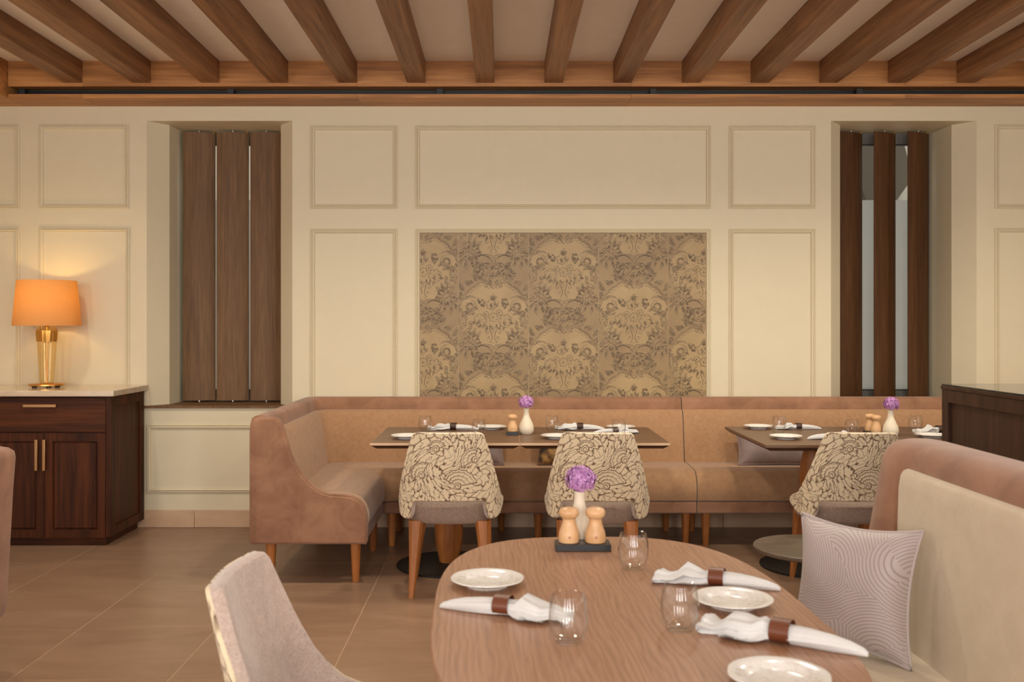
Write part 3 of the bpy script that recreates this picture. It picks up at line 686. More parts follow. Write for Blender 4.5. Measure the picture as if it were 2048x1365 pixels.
# ================================================================== DINING CHAIRS
def jacquard(P):
    """brownness 0..1 at cloth points P (n,2): lobed leaves built from small cells gathered into curling big ones, with ribbed plumes"""
    rg = np.random.RandomState(5)
    st = .031; gx, gy = np.meshgrid(np.arange(-.62, .62, st), np.arange(.26, .98, st))
    sd = np.stack([gx.ravel(), gy.ravel()], 1)+rg.uniform(-.46, .46, (gx.size, 2))*st
    def curl(p):
        p = p.copy()
        for cx, cy, an, sg in ((-.02, .70, 1.7, .10), (.16, .63, -1.6, .09), (-.18, .60, -1.6, .09), (.06, .80, 1.4, .07), (.34, .48, 1.5, .08), (-.34, .48, -1.5, .08)):
            d = p-np.array([cx, cy]); a = an*np.exp(-(d**2).sum(1)/sg**2); c, s_ = np.cos(a), np.sin(a)
            p = np.stack([cx+c*d[:, 0]-s_*d[:, 1], cy+s_*d[:, 0]+c*d[:, 1]], 1)
        return (p-np.array([0, .62]))*np.array([1.18, .84])+np.array([0, .62])
    bs = .088; bx, by = np.meshgrid(np.arange(-.7, .7, bs), np.arange(.2, 1.05, bs*.8))
    bg_ = np.stack([bx.ravel(), by.ravel()], 1)+rg.uniform(-.45, .45, (bx.size, 2))*bs
    big = ((sd[:, None]-bg_[None])**2).sum(2).argmin(1)
    hs = rg.uniform(0, 1, (len(sd), len(sd))); hs = np.minimum(hs, hs.T)
    out = np.zeros(len(P)); bis = np.sqrt(((sd[:, None]-sd[None])**2).sum(2))+1e-9
    Q = curl(P)+.0030*np.stack([np.sin(P[:, 1]*210+np.sin(P[:, 0]*130)*2), np.sin(P[:, 0]*190+np.sin(P[:, 1]*150)*2)], 1)
    for k in range(0, len(P), 3000):
        D = ((Q[k:k+3000, None]-sd[None])**2).sum(2); i1 = D.argmin(1); d1 = D[np.arange(len(D)), i1]
        B = (D-d1[:, None])/(2*bis[i1]); B[np.arange(len(D)), i1] = 9
        diff = big[None] != big[i1][:, None]
        e = np.where(diff, B, 9).min(1)
        line = np.clip((.0033-e)/.0012, 0, 1)
        vn = np.where(diff | (hs[i1] > .6), 9, B).min(1)
        vein = np.clip((.0021-vn)/.0010, 0, 1)*np.clip((.024-e)/.005, 0, 1)
        out[k:k+3000] = np.maximum(line, vein)
    # plumes: nested curling ribs that end in a scroll, laid over the leaves
    for cx, cy, r1, a0, a1, mir in ((.045, .575, .098, 10, 150, 1), (-.135, .63, .07, 60, 200, 1), (.135, .71, .075, -30, 100, -1), (-.06, .765, .05, 20, 160, 1), (.30, .48, .06, 40, 160, 1), (-.30, .48, .06, 0, 120, -1)):
        x, y = (P[:, 0]-cx)*mir, P[:, 1]-cy; r = np.hypot(x, y); th = np.degrees(np.arctan2(y, x)); th = np.where(th < a0-40, th+360, th)
        u = (th-a0)/(a1-a0)                                   # 0..1 along the sweep
        rr = r*(1+.28*u)+.0025*np.sin(th*.28)                 # ribs draw together towards the scroll
        inside = (u > 0) & (u < 1) & (rr < r1) & (rr > .018)
        gap = .021; ph = np.abs((rr/gap) % 1-.5)*gap          # distance from rib
        rib = np.clip((.0030*(.5+.6*u)-(gap/2-ph))/.0010, 0, 1)
        edge = np.minimum(np.minimum(np.abs(u), np.abs(1-u))*np.radians(a1-a0)*r, np.abs(rr-r1))
        el = np.clip((.0028-edge)/.0012, 0, 1)
        tick = np.clip((.0018-np.abs((th/24) % 1-.5)*np.radians(24)*r)/.0010, 0, 1)*(((rr/gap) % 1 > .5) & ((rr/gap) % 1 < .82))
        near = (u > -.02) & (u < 1.02) & (rr < r1+.003) & (rr > .015)
        v = np.where(inside, np.maximum(np.maximum(rib, el), tick), np.where(near, el, 0))
        out = np.where(near, v, out)
        sp = (r/.0105-th/360.0) % 1; spl = np.clip((.0023-np.abs(sp-.5)*.0105)/.0010, 0, 1)
        out = np.where(r < .019, np.maximum(spl*(r > .003), np.clip((.0024-np.abs(r-.0185))/.001, 0, 1)), out)
    return out
def make_chair(label):
    t = thing('dining_chair', label, 'chair', group='leaf patterned dining chairs')
    A = 0.43
    def zt(a):
        a = abs(a); pts = [(0, .848), (.155, .848), (.170, .845), (.182, .835), (.190, .815), (.213, .755), (.246, .665), (.275, .602), (.304, .556), (.334, .524), (.37, .506), (.41, .494), (.424, .484), (.43, .465)]
        for p, q in zip(pts, pts[1:]):
            if a <= q[0]: u = (a-p[0])/(q[0]-p[0]); return p[1]+(q[1]-p[1])*u
        return pts[-1][1]
    def zb(a):
        a = abs(a); pts = [(0, .494), (.170, .494), (.182, .488), (.190, .470), (.196, .435), (.204, .410), (.218, .397), (.24, .394), (.27, .398), (.33, .412), (.38, .428), (.41, .440), (.424, .450), (.43, .463)]
        for p, q in zip(pts, pts[1:]):
            if a <= q[0]: u = (a-p[0])/(q[0]-p[0]); return p[1]+(q[1]-p[1])*u
        return pts[-1][1]
    def plan(a):
        s = 1 if a >= 0 else -1; a = abs(a); w0, R = .12, .14
        if a < w0: return s*a, -.012*math.cos(a/w0*PI/2), (s*.05*a/w0, -1)
        th = (a-w0)/R
        if th < 1.42: return s*(w0+R*math.sin(th)), R*(1-math.cos(th)), (s*math.sin(th), -math.cos(th))
        e = a-w0-R*1.42; th = 1.42
        return s*(w0+R*math.sin(th)+e*math.cos(th)), R*(1-math.cos(th))+e*math.sin(th), (s*math.sin(th), -math.cos(th))
    def pos(a, z, off):
        x, y, n = plan(a); q = math.hypot(*n); lean = -(z-.45)*.22
        return (x+n[0]/q*off, -.215+y+lean+n[1]/q*off, z)
    cols = lambda n: sorted(set([round(-A+2*A*i/n, 5) for i in range(n+1)]+[s*v for s in (-1, 1) for v in (.155, .17, .182, .19, .196, .204, .218)]))
    aa = cols(66)
    def grid(off, ins, nz=14, aa=aa):
        rows, uvs = [], []
        for j in range(nz+1):
            row, uv = [], []
            for a in aa:
                lo, hi = zb(a)+ins, zt(a)-ins
                if lo > hi: lo = hi = (lo+hi)/2
                z = lo+(hi-lo)*j/nz; row.append(pos(a*(1-ins*.9), z, off)); uv.append((a, z))
            rows.append(row); uvs.append(uv)
        return rows, uvs
    go, uo = grid(.0, .0055); gi, ui = grid(-.036, .0055)
    m = MB(); gf, uf = grid(.0, .0055, 150, cols(330)); m.quadgrid(gf, uv=uf)
    # padded rim in two rings
    def ring(g): return [r for r in g[0]]+[r[-1] for r in g[1:-1]]+[r for r in reversed(g[-1])]+[r[0] for r in reversed(g[1:-1])]
    g1, u1 = grid(-.006, 0); g2, u2 = grid(-.030, 0)
    g3, u3 = grid(-.009, .001); m.quadgrid([ring(go), ring(g1), ring(g3)], close_u=True, uv=[ring(uo), ring(u1), ring(u1)])
    bk = m.build('backrest', M['leafy'], t, 60, merge=False)
    pts = np.array([m.uv[i] for i in range(len(m.v))]); at = bk.data.attributes.new('outline', 'FLOAT', 'POINT'); at.data.foreach_set('value', jacquard(pts).astype(np.float32))
    m = MB(); m.quadgrid(gi, flip=True); m.quadgrid([ring(g3), ring(g2), ring(gi)], close_u=True); m.build('back_lining', M['lining'], t, 60)
    # seat: D-shaped pad, domed
    m = MB(); outl = []
    for i in range(48):
        a = 2*PI*i/48; c, s = math.cos(a), math.sin(a); n = 3.2 if s > 0 else 2.5
        r = (abs(c)**n+abs(s)**n)**(-1/n); outl.append((.228*r*c, .018+.222*r*s))
    rows = []
    for k, z in ((.90, .372), (.965, .376), (.99, .388), (1.0, .41), (1.0, .44), (.985, .458), (.95, .468), (.80, .476), (.5, .481), (.15, .483)):
        rows.append([(x*k, .018+(y-.018)*k, z) for x, y in outl])
    m.quadgrid(rows, close_u=True); m.poly(rows[0], flip=True); m.poly(rows[-1]); m.build('seat', M['seat_fabric'], t, 50)
    # splayed, faceted, tapering legs
    for sx, sy in ((-1, -1), (1, -1), (-1, 1), (1, 1)):
        tp = Vector((sx*.168, .018+sy*.152, .386)); bt = Vector((sx*(.190 if sy < 0 else .205), .018+sy*.205, 0))
        rows = []
        for u in (0, .15, .5, 1):
            c = tp.lerp(bt, u); h = .026*(1-u)**1.2+.0125; rows.append([(c.x+h*p, c.y+h*q, c.z) for p, q in ((-1, -.55), (-.55, -1), (.55, -1), (1, -.55), (1, .55), (.55, 1), (-.55, 1), (-1, .55))])
        m = MB(); m.quadgrid(rows, close_u=True); m.poly(rows[0]); m.poly(rows[-1], flip=True); m.build('leg', M['leg'], t, 20)
    return t
ch0 = make_chair('leaf patterned chair at the middle table nearest the curved banquette end')
ch0.location = (-.262, 5.08, 0)
dup(ch0, (.502, 5.08, 0), math.radians(-5), 'leaf patterned chair at the middle table behind the foreground flower')
dup(ch0, (1.79, 5.08, 0), math.radians(-2), 'leaf patterned chair at the right hand table by the dark cabinet')
dup(ch0, (-.296, 2.106, 0), math.radians(-92), 'mauve lined chair drawn up to the oval table in the foreground')

# ================================================================== TABLES
def pedestal(t, h, x, y):
    m = MB(); m.lathe([(.055, .02), (.060, .05), (.074, .11), (.082, .18), (.082, .25), (.074, .31), (.062, .345), (.060, .352), (.066, .358), (.070, .40), (.078, .46), (.080, .52), (.074, .59), (.060, .65), (.055, h)], 36, (x, y, 0)); m.build('pedestal', M['leg'], t, 40)
    m = MB(); m.lathe([(.296, 0), (.300, .003), (.300, .010), (.292, .0135), (.06, .022)], 64, (x, y, 0)); m.build('base_plate', M['black'], t, 40)
def square_table(label, x0, x1, y0, y1, group, pale):
    cx, cy = (x0+x1)/2, (y0+y1)/2; t = thing('dining_table', label, 'table', (cx, cy, 0), 0, group)
    a, b = (x1-x0)/2-.0008, (y1-y0)/2
    boxo('table_top', M['table_top'], t, -a+.0015, a-.0015, -b+.0015, b-.0015, .745, .75)
    boxo('edge_band', M['table_edge'] if pale else M['table_top'], t, -a, a, -b, b, .736, .7492)
    m = MB(); i = .03; m.quadgrid([[(-a, -b, .736), (a, -b, .736), (a, b, .736), (-a, b, .736)], [(-a+i, -b+i, .716), (a-i, -b+i, .716), (a-i, b-i, .716), (-a+i, b-i, .716)]], close_u=True)
    m.poly([(-a+i, -b+i, .716), (a-i, -b+i, .716), (a-i, b-i, .716), (-a+i, b-i, .716)], flip=True); m.build('bevelled_underside', M['table_under'], t, 0)
    pedestal(t, .718, 0, 0); return t
g = 'pushed together square tables'
square_table('square dark table behind the left of the two middle chairs', -.699, .101, 5.173, 5.973, g, True)
square_table('square dark table behind the right of the two middle chairs', .102, .902, 5.173, 5.973, g, True)
square_table('square dark table with its left edge against the mauve pillow on the right', 1.385, 2.185, 5.075, 6.0, g, False)
square_table('square dark table mostly hidden behind the dark cabinet', 2.187, 2.987, 5.075, 6.0, g, False)

ot = thing('oval_table', 'oval oak table filling the foreground', 'table', (.265, 2.15, 0), math.radians(1.5))
def sup(k, n=3.0, a=.415, b=.725, N_=120):
    out = []
    for i in range(N_):
        th = 2*PI*i/N_; c, s = math.cos(th), math.sin(th); r = (abs(c/a)**n+abs(s/b)**n)**(-1/n); out.append((r*c-k*c, r*s-k*s))
    return out
m = MB(); rows = [[(x, y, z) for x, y in sup(k)] for k, z in ((.06, .712), (.004, .731), (.001, .735), (0, .739), (0, .746), (.001, .749), (.004, .75))]
m.quadgrid(rows, close_u=True); m.poly(rows[0], flip=True); m.poly(rows[-1]); m.build('table_top', M['oak_top'], ot, 30)
for sy in (-.36, .36): pedestal(ot, .714, 0, sy*.8)

st = thing('low_round_table', 'low round grey stone table on a dark stem beside the patterned pillow', 'side table', (1.475, 4.62, 0))
m = MB(); m.lathe([(.05, .292), (.245, .298), (.264, .306), (.267, .314), (.266, .321), (.262, .324)], 72); m.build('stone_top', M['slate'], st, 40)
m = MB(); m.lathe([(.03, .01), (.028, .15), (.036, .296)], 24); m.build('stem', M['black'], st, 40)
m = MB(); m.lathe([(.15, 0), (.152, .006), (.14, .012), (.03, .018)], 48); m.build('base_plate', M['black'], st, 40)

# ================================================================== SIDEBOARD AND LAMP
sb = thing('sideboard', 'walnut sideboard with marble top under the table lamp', 'sideboard', (-2.97, 6.30, 0))
def L(m): return local(m, (-2.97, 6.30, 0))
bx0, bx1, by0, by1 = -3.55, -2.428, 6.04, 6.60
def sbox(name, mat, a, parent=sb, bevel=0.002):
    m = MB(); m.box(*a); return L(m).build(name, M[mat], parent, 35, bevel)
sbox('carcass', 'walnut', (bx0, bx1-.012, by0+.02, by1, .058, .930), bevel=0)
sbox('toe_kick', 'walnut_h', (bx0, bx1-.045, by0+.035, by1, 0, .060))
m = MB(); m.extrude([(bx0-.02, by0-.022), (bx1+.024, by0-.022), (bx1+.024, by1+.015), (bx0-.02, by1+.015)], 'Z', .935, .972, .004); L(m).build('marble_top', M['marble'], sb, 30)
X6 = lambda p: (p-1002)*by0/F_PX
Z6 = lambda p: CAM_H-(p-652)*by0/F_PX
xr, xl = X6(211), X6(88.5); wd = xr-xl
sbox('corner_post', 'walnut', (xr+.002, bx1, by0, by0+.06, .058, .932)); sbox('corner_post', 'walnut', (bx1-.05, bx1, by1-.05, by1, .058, .932))
def framed(name, x0, x1, z0, z1, hx):
    """a door: four frame rails round a bevelled centre panel, plus a bar handle"""
    m = MB(); y = by0; w_ = .05
    m.box(x0, x0+w_, y, y+.02, z0, z1); m.box(x1-w_, x1, y, y+.02, z0, z1); m.box(x0+w_, x1-w_, y, y+.02, z0, z0+w_); m.box(x0+w_, x1-w_, y, y+.02, z1-w_, z1)
    d = L(m).build(name, M['walnut'], sb, 30, .0012)
    m = MB(); a = [(x0+w_, z0+w_), (x1-w_, z0+w_), (x1-w_, z1-w_), (x0+w_, z1-w_)]
    rows = [[(p[0], y+.012, p[1]) for p in a], [(p[0], y+.012, p[1]) for p in inset(a, .006)], [(p[0], y+.004, p[1]) for p in inset(a, .014)]]
    m.quadgrid(rows, close_u=True); m.poly(rows[-1]); L(m).build('panel', M['walnut'], d, 0)
    m = MB(); za, zb_ = Z6(941), Z6(879); m.box(hx-.009, hx+.009, y-.030, y-.020, za, zb_); m.box(hx-.005, hx+.005, y-.021, y+.002, za+.02, za+.03); m.box(hx-.005, hx+.005, y-.021, y+.002, zb_-.03, zb_-.02)
    tag(L(m).build('handle', M['handle'], d, 30, .0015), 'satin bronze bar handle')
z0, z1 = Z6(1077), Z6(867)
framed('door', xl+.0015, xr, z0, z1, X6(91.5)); framed('door', xl-wd, xl-.0015, z0, z1, X6(76)); 
sbox('corner_post', 'walnut', (bx0, xl-wd-.003, by0, by0+.02, .058, .932))
d = sbox('drawer', 'walnut_h', (xl-wd, xr, by0, by0+.02, Z6(864.5), Z6(797)))
m = MB(); m.box(X6(49.6), X6(115), by0-.026, by0-.016, Z6(814.5), Z6(809)); m.box(X6(58), X6(61), by0-.018, by0+.002, Z6(814), Z6(810)); m.box(X6(104), X6(107), by0-.018, by0+.002, Z6(814), Z6(810)); tag(L(m).build('handle', M['handle'], d, 30, .001), 'satin bronze bar handle')
# right side: frame and recessed panel
m = MB()
for a in ((by0+.06, by0+.075, .058, .932), (by1-.065, by1-.05, .058, .932), (by0+.075, by1-.065, .058, .115), (by0+.075, by1-.065, .868, .932)): m.box(bx1-.014, bx1-.0005, a[0], a[1], a[2], a[3])
L(m).build('side_frame', M['walnut'], sb, 30, .0012)

lp = thing('table_lamp', 'lit table lamp with amber fabric shade and crystal base on the sideboard', 'lamp', (-2.982, 6.37, .972))
m = MB(); m.lathe([(.108, .010), (.112, .013), (.112, .021), (.108, .024), (.03, .028)], 48); m.build('base', M['brass'], lp, 40)
for k in range(3):
    m = MB(); a = 2*PI*k/3-1.0; m.lathe([(.016, 0), (.016, .012)], 16, (.08*math.cos(a), .08*math.sin(a), 0)); m.build('foot', M['black'], lp, 40)
m = MB(); hexr = lambda a, z: .93+.07*math.cos(8*a); m.lathe([(.030, .026), (.044, .030), (.047, .06), (.066, .335), (.068, .372), (.062, .392), (.045, .400)], 48, rad=hexr); m.build('crystal_body', M['amber_glass'], lp, 25)
m = MB(); m.lathe([(.007, .027), (.007, .42)], 12); m.build('rod', M['brass'], lp, 40)
m = MB(); m.lathe([(.0665, .30), (.0705, .345), (.0715, .372), (.066, .374), (.0645, .30)], 48, rad=hexr, close=False); m.build('collar', M['brass'], lp, 40)
m = MB(); m.lathe([(.012, .40), (.016, .41), (.016, .47), (.012, .475)], 16); m.build('socket', M['brass'], lp, 40)
bm_ = N('warm_bulb', .5); bm_.b.inputs['Emission Color'].default_value = (1, .62, .28, 1); bm_.b.inputs['Emission Strength'].default_value = 12
m = MB(); m.lathe([(.010, .475), (.018, .50), (.026, .53), (.026, .55), (.016, .572), (.001, .577)], 20); m.build('bulb', bm_.m, lp, 60)
m = MB(); m.lathe([(.209, .403), (.1825, .699)], 64, close=False); m.lathe([(.207, .403), (.1805, .699)], 64, close=False)
m.quadgrid([[(r*math.cos(2*PI*k/64), r*math.sin(2*PI*k/64), z) for k in range(64)] for r, z in ((.209, .403), (.207, .403))], close_u=True); m.quadgrid([[(r*math.cos(2*PI*k/64), r*math.sin(2*PI*k/64), z) for k in range(64)] for r, z in ((.1825, .699), (.1805, .699))], close_u=True)
m.build('lamp_shade', M['shade'], lp, 60)
m = MB()
for k in range(3):
    a = 2*PI*k/3; m.tube([(.014*math.cos(a), .014*math.sin(a), .46), (.19*math.cos(a), .19*math.sin(a), .60)], .0018, 6)
m.build('shade_ring', M['brass'], lp, 60)
l = bpy.data.lights.new('lamp_light', 'POINT'); l.energy = 2.6; l.color = (1.0, .70, .24); l.shadow_soft_size = .03
o = bpy.data.objects.new('lamp_light', l); COL.objects.link(o); o.parent = lp; o.location = (0, 0, .585)

# dark glazed-top cabinet on the right
cb = thing('service_cabinet', 'dark stained cabinet with glass top behind the booth bench', 'cabinet', (2.09, 4.6, 0))
boxo('carcass', M['dark_wood'], cb, .016, .50, -2.2, 0, .08, 1.075)
boxo('plinth', M['dark_wood'], cb, .05, .46, -2.15, -.04, 0, .08)
m = MB()
for a in ((-.058, 0, .08, 1.075), (-1.06, -1.0, .08, 1.075), (-2.2, -2.14, .08, 1.075), (-2.14, -.058, 1.015, 1.075), (-2.14, -.058, .08, .15)): m.box(0, .0165, a[0], a[1], a[2], a[3])
m.build('side_frame', M['dark_wood'], cb, 30, .002)
boxo('top_board', M['dark_wood'], cb, -.004, .504, -2.204, .004, 1.075, 1.092, .002)
tag(boxo('glass_top', N('smoked_glass', .03, Base_Color=(.02, .024, .024, 1)).m, cb, 0, .50, -2.20, 0, 1.0925, 1.1005, .001), 'smoked glass sheet on top')

# ================================================================== PILLOWS
def pillow(label, loc, mat, W, Hh, T, rz, tilt, pinch=.07, group=None):
    p = thing('throw_pillow', label, 'pillow', loc, rz, group); n = 26
    def sheet(sg):
        rows, uvs = [], []
        for j in range(n+1):
            v = -1+2*j/n; row, uv = [], []
            for i in range(n+1):
                u = -1+2*i/n
                x = u*W/2*(1-pinch*(1-v*v)*abs(u)**1.5); z = v*Hh/2*(1-pinch*(1-u*u)*abs(v)**1.5)
                q = T/2*((1-u**4)*(1-v**4))**.62*(.72+.28*(1-u*u)*(1-v*v))
                q *= 1+.05*math.sin(9*u+4*v)*math.sin(7*v-2*u)*.6
                row.append((x, sg*q, z)); uv.append((x, z))
            rows.append(row); uvs.append(uv)
        return rows, uvs
    R = Matrix.Rotation(tilt, 4, 'X')
    m = MB()
    for sg in (-1, 1):
        r, uv = sheet(sg); m.quadgrid([[tuple(R @ Vector(q)+Vector((0, 0, Hh/2*math.cos(tilt)))) for q in row] for row in r], uv=uv, flip=sg > 0)
    m.build('cover', mat, p, 70)
    r, _ = sheet(1); ring = [q for q in r[0]]+[row[-1] for row in r[1:]]+[q for q in reversed(r[-1][:-1])]+[row[0] for row in reversed(r[1:-1])]
    m = MB(); m.tube([tuple(R @ Vector(q)+Vector((0, 0, Hh/2*math.cos(tilt)))) for q in ring+ring[:1]], .0042, 6); m.build('piping', mat, p, 70)
    return p
pillow('lilac grey pillow with stitched arcs on the foreground booth bench', (.972, 2.675, .478), M['fans'], .35, .36, .14, math.radians(-46), math.radians(-12), .13)
pillow('mauve satin pillow on the straight banquette beside the right table', (1.80, 6.275, .484), M['mauve_satin'], .56, .26, .12, 0, math.radians(-30))
pillow('dark mauve pillow peeping out between the two middle chairs on the left', (-.20, 6.275, .484), M['mauve_satin'], .44, .26, .12, 0, math.radians(-30))
pillow('dark floral print pillow peeping out beneath the middle table', (.455, 6.275, .484), M['floral'], .44, .26, .13, 0, math.radians(-30))

# ================================================================== TABLEWARE
TZ = .7502
def make_plate():
    m = MB(); sc = lambda a, z: 1+(.022*abs(math.cos(4*a))**.6*max(0, min(1, (z-.004)/.012)))
    m.lathe([(.001, .0035), (.048, .0035), (.055, .006), (.062, .010), (.074, .0135), (.085, .0165), (.0868, .0175), (.0862, .0195), (.084, .0198), (.073, .017), (.062, .0135), (.054, .0085), (.047, .0065), (.001, .0062)], 72, rad=sc, close=False)
    m.lathe([(.044, .0), (.050, .0), (.051, .004), (.043, .004)], 48, close=False)
    me = m.mesh('plate', 40); me.materials.append(M['porcelain']); return me
PLATE = make_plate()
def plate(x, y, label, rz=0):
    o = link('side_plate', PLATE, None); o.location = (x, y, TZ); o.rotation_euler = (0, 0, rz); tag(o, label, 'plate', 'scalloped side plates')
def make_glass():
    m = MB(); out = [(.001, .0), (.022, .0), (.0265, .0015), (.031, .010), (.0365, .026), (.0395, .044), (.0392, .060), (.0365, .078), (.0325, .094)]
    inn = [(.0318, .0945), (.0308, .094), (.0350, .078), (.0378, .060), (.0381, .044), (.0350, .027), (.029, .013), (.022, .0085), (.001, .0075)]
    m.lathe(out+inn, 48, close=False); me = m.mesh('tumbler', 60); me.materials.append(M['glass']); return me
GL = make_glass()
def glass(x, y, label):
    o = link('water_tumbler', GL, None); o.location = (x, y, TZ); tag(o, label, 'glass', 'stemless water tumblers')
def napkin(x, y, rz, label, seed, k=1.0, dark=False):
    rd = random.Random(seed); t = thing('rolled_napkin', label, 'napkin', (x, y, TZ), rz, 'napkins in leather rings')
    sec = [(-.150, .004, .004), (-.143, .008, .007), (-.12, .014, .011), (-.09, .019, .014), (-.05, .023, .016), (-.02, .024, .0165), (0, .0235, .017), (.018, .0235, .0165), (.032, .028, .017), (.05, .035, .019), (.072, .040, .0185), (.095, .041, .015), (.115, .034, .011), (.128, .032, .0095), (.142, .036, .011), (.150, .034, .010), (.153, .030, .004)]
    rows = []; ph = rd.uniform(0, 6); n = 40; bend = rd.uniform(-.9, .9)
    for i, (s, w_, h) in enumerate(sec):
        fl = .04 if s < -.1 else (.08 if s < .02 else .2); w_ *= 1+(.14*math.sin(s*75+ph) if s > .03 else 0); h *= 1+(.22*math.sin(s*95+ph*2) if s > .03 else 0); row = []
        if -.012 < s < .026: fl = .04
        for j in range(n):
            a = 2*PI*j/n; r = 1+fl*math.sin(5*a+ph+s*22)+fl*.6*math.sin(9*a-ph+s*40)+(rd.uniform(-.03, .03) if s > .03 else 0)
            yy = w_*r*math.cos(a)+(bend*.02*max(0, s-.03)/.1 if s > 0 else bend*.008*s/.1); zz = h*(1.0+r*math.sin(a))
            row.append((s*k, yy*k, max(0.0006, zz*k)))
        rows.append(row)
    m = MB(); m.quadgrid(rows, close_u=True, flip=True); m.poly(rows[0]); m.poly(rows[-1], flip=True); m.build('cloth', M['linen'], t, 80)
    # loose tongue of cloth beside the roll
    m = MB(); sgn = 1 if bend < 0 else -1; rows = []
    for i in range(7):
        u = i/6; s = .018+.085*u; y0 = sgn*(.012+.030*u); wv = .012+.012*math.sin(PI*u)
        rows.append([(s*k, (y0+sgn*wv*v)*k, (.008+.010*(1-u)*(1-abs(v)*.6)+.004*math.sin(6*u+3*v))*k) for v in (-1, -.5, 0, .5, 1)])
    top = rows; bot = [[(p[0], p[1], p[2]-.0025) for p in r] for r in rows]
    m.quadgrid(top); m.quadgrid(bot, flip=True); m.build('cloth_fold', M['linen'], t, 80)
    m = MB(); rr = []
    for s, o_ in ((-.017, 0), (-.018, .0022), (.018, .0022), (.017, 0)):
        rr.append([(s*k, (.0262+o_)*math.cos(2*PI*j/40)*k, (.0195+(.0192+o_)*math.sin(2*PI*j/40))*k+.0022) for j in range(40)])
    m.quadgrid(rr, close_u=True, close_v=True); tag(m.build('napkin_ring', M['leather_dark' if dark else 'leather'], t, 40), 'brown leather ring')
def mill(x, y, z, label, marked=True):
    t = thing('pepper_mill', label, 'mill', (x, y, z), 0, 'beech salt and pepper mills')
    m = MB(); m.lathe([(.0265, 0), (.0285, .002), (.0290, .012), (.0285, .022), (.026, .033), (.0215, .045), (.0185, .056), (.0180, .063), (.019, .067)], 36); b = m.build('body', M['mill'], t, 40)
    m = MB(); m.lathe([(.019, .0675), (.022, .070), (.0265, .075), (.0280, .082), (.0270, .089), (.0225, .0945), (.014, .0975), (.001, .0985)], 36); m.build('head', M['mill'], t, 40)
    if marked:
        m = MB(); rows = []
        for r in (.0022, .0034):
            rows.append([(r*math.cos(2*PI*k/16), -.0292, .018+r*math.sin(2*PI*k/16)) for k in range(16)])
        m.quadgrid(rows, close_u=True); m.poly([(.0012*math.cos(2*PI*k/10), -.0292, .018+.0012*math.sin(2*PI*k/10)) for k in range(10)]); m.build('emblem', M['mark'], b, 0)
def tray(x, y, rz, label):
    o = MB(); o.box(-.077, .077, -.034, .034, 0, .019); q = o.build('condiment_tray', M['nero'], None, 35, .0015); q.location = (x, y, TZ); q.rotation_euler = (0, 0, rz); tag(q, label, 'tray', 'black marble trays')
def vase(x, y, label, flabel, seed, tilt=0.0, dark=False):
    t = MB(); rb = lambda a, z: 1+.035*abs(math.sin(10*a))*(1 if z < .125 else .3)
    t.lathe([(.028, 0), (.033, .003), (.0405, .018), (.0425, .034), (.039, .054), (.030, .076), (.0205, .096), (.0155, .115), (.0145, .132), (.0165, .149), (.0140, .149), (.012, .13), (.013, .10)], 80, rad=rb, close=False)
    t.poly([(.028*math.cos(2*PI*k/40), .028*math.sin(2*PI*k/40), 0) for k in range(40)], flip=True)
    v = t.build('ribbed_vase', M['vase'], None, 60); v.location = (x, y, TZ); tag(v, label, 'vase', 'ribbed cream bud vases')
    f = thing('hydrangea_bloom', flabel, 'flower', (x, y, TZ+.149), 0, 'lilac blooms in bud vases'); rd = random.Random(seed)
    m = MB(); m.tube([(0, 0, -.12), (0, 0, -.02), (tilt*.3, 0, .03)], .0028, 8); m.build('stem', M['stem'], f, 40)
    m = MB(); c0 = Vector((tilt, 0, .034)); R_ = .042
    for i in range(105):
        zc = 1-1.75*i/105; ph = i*2.39996; rr = math.sqrt(max(0, 1-zc*zc)); nrm = Vector((rr*math.cos(ph), rr*math.sin(ph), zc*.86)); c = c0+nrm*R_*rd.uniform(.72, 1.04)
        nrm.normalize(); up = Vector((rd.uniform(-1, 1), rd.uniform(-1, 1), rd.uniform(-1, 1))); a = nrm.cross(up).normalized(); b = nrm.cross(a)
        for k in range(4):
            w1 = PI/2*k+rd.uniform(-.25, .25); d = a*math.cos(w1)+b*math.sin(w1); e = nrm.cross(d); q = .0115*rd.uniform(.8, 1.2); lift = rd.uniform(.1, .55)
            p0 = c; p1 = c+d*q*.62+e*q*.48+nrm*q*lift*.6; p2 = c+d*q*1.05+nrm*q*lift*.35; p3 = c+d*q*.62-e*q*.48+nrm*q*lift*.6; pm = c+d*q*.55+nrm*q*lift*.2
            bse = len(m.v); m.v += [tuple(p) for p in (p0, p1, p2, p3, pm)]
            for tri in ((0, 1, 4), (1, 2, 4), (2, 3, 4), (3, 0, 4)): m.f.append(tuple(bse+j for j in tri))
    core = []
    tag(m.build('petals', M['petal'], f, 80), kind='stuff')
    m = MB(); m.lathe([(.001, -.030), (.02, -.024), (.031, 0), (.022, .022), (.001, .030)], 16, tuple(c0), close=False); m.build('flower_heart', M['petal'], f, 80)

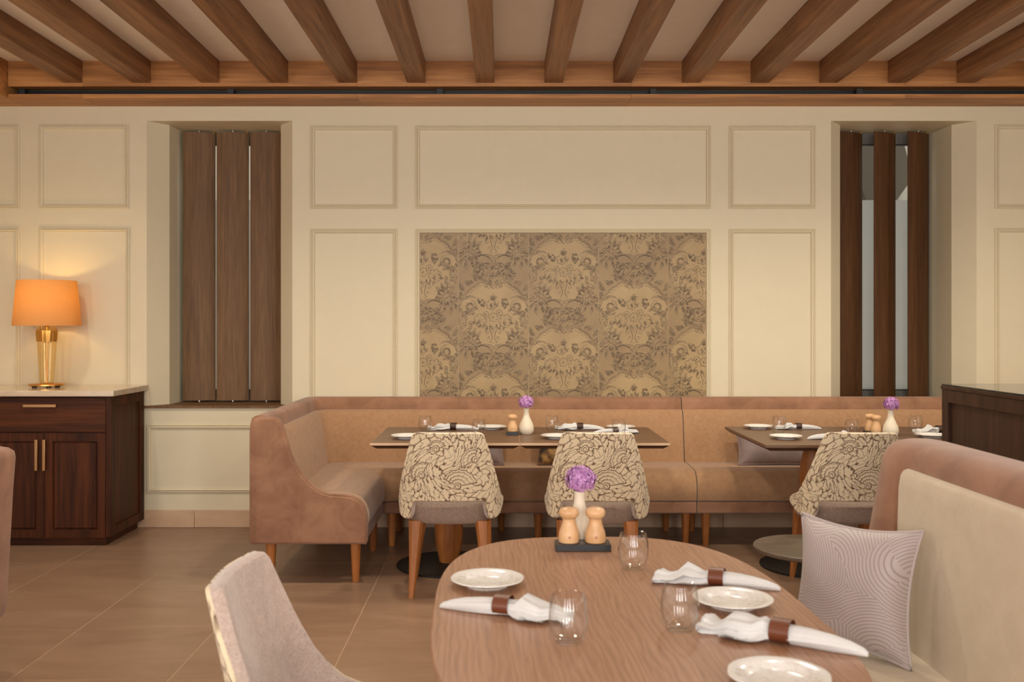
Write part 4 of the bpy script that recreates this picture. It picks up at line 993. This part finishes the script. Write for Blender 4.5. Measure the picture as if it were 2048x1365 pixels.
# --- oval table
plate(-.033, 2.335, 'white scalloped plate at the far left of the oval table', .2)
plate(.517, 2.165, 'white scalloped plate between the two napkins on the right of the oval table', .5)
plate(.484, 1.69, 'white scalloped plate cut off by the bottom edge of the picture', .1)
glass(.133, 1.915, 'clear tumbler in front of the left napkin on the oval table')
glass(.339, 2.485, 'clear tumbler beside the black mill tray on the oval table')
glass(.367, 1.990, 'clear tumbler standing left of the plate between two napkins')
napkin(.005, 2.10, math.radians(-19), 'white napkin in brown ring on the left of the oval table', 3, .98)
napkin(.52, 2.335, math.radians(158), 'white napkin in brown ring pointing at the patterned pillow', 5, .98)
napkin(.555, 1.915, math.radians(149), 'white napkin in brown ring nearest the bottom right corner', 9, 1.08)
tray(.228, 2.715, 0, 'black marble mill tray on the oval table')
mill(.190, 2.715, TZ+.0192, 'left beech mill on the oval table tray'); mill(.264, 2.715, TZ+.0192, 'right beech mill on the oval table tray')
vase(.226, 2.795, 'cream bud vase behind the mills on the oval table', 'lilac bloom in the vase on the oval table', 4, .004)
# --- middle tables
plate(-.522, 5.385, 'white plate at the front left corner of the middle table')
plate(.31, 5.385, 'white plate at the front edge left of the flower fronted chair')
plate(-.055, 5.865, 'white plate at the back edge of the middle table left of the mills', .4)
plate(.725, 5.865, 'white plate at the back right corner of the middle table', .4)
glass(-.447, 5.72, 'leftmost clear tumbler on the middle table')
glass(-.127, 5.50, 'clear tumbler at the middle table just left of its mills')
glass(.302, 5.73, 'clear tumbler right of the vase on the middle table')
glass(.668, 5.50, 'rightmost clear tumbler on the middle table')
napkin(-.285, 5.82, math.radians(176), 'white napkin in dark ring on the left half of the middle table', 12, 1.0, True)
napkin(.475, 5.82, math.radians(176), 'white napkin in dark ring on the right half of the middle table', 15, 1.0, True)
napkin(.66, 5.62, math.radians(10), 'white napkin half hidden behind the right middle chair', 18, .9, True)
tray(.066, 5.60, PI/2, 'black marble mill tray on the middle table')
mill(.066, 5.563, TZ+.0192, 'single beech mill beside the vase on the middle table')
vase(.146, 5.59, 'cream bud vase on the middle table', 'lilac bloom on the middle table', 8, -.002)
# --- right tables
plate(1.565, 5.90, 'white plate at the back left corner of the right table')
plate(1.575, 5.365, 'white plate at the front left corner of the right table', .3)
plate(2.41, 5.43, 'white plate half hidden behind the dark cabinet')
glass(1.63, 5.69, 'clear tumbler at the left end of the right table')
glass(1.990, 5.50, 'clear tumbler behind the right hand chair')
glass(2.452, 5.74, 'clear tumbler on the right table next to the dark cabinet')
napkin(1.795, 5.85, math.radians(174), 'white napkin in dark ring at the left end of the right table', 21, .9, True)
napkin(1.83, 5.34, math.radians(4), 'white napkin tip beside the right hand chair', 24, 1.0, True)
napkin(2.56, 5.66, math.radians(185), 'white napkin in dark ring beside the dark cabinet', 27, 1.0, True)
tray(2.137, 5.56, PI/2, 'black marble mill tray on the right table')
mill(2.137, 5.523, TZ+.0192, 'front beech mill on the right table', False); mill(2.130, 5.597, TZ+.0192, 'rear beech mill on the right table', False)
vase(2.205, 5.49, 'cream bud vase on the right table', 'lilac bloom on the right table', 15, .004)
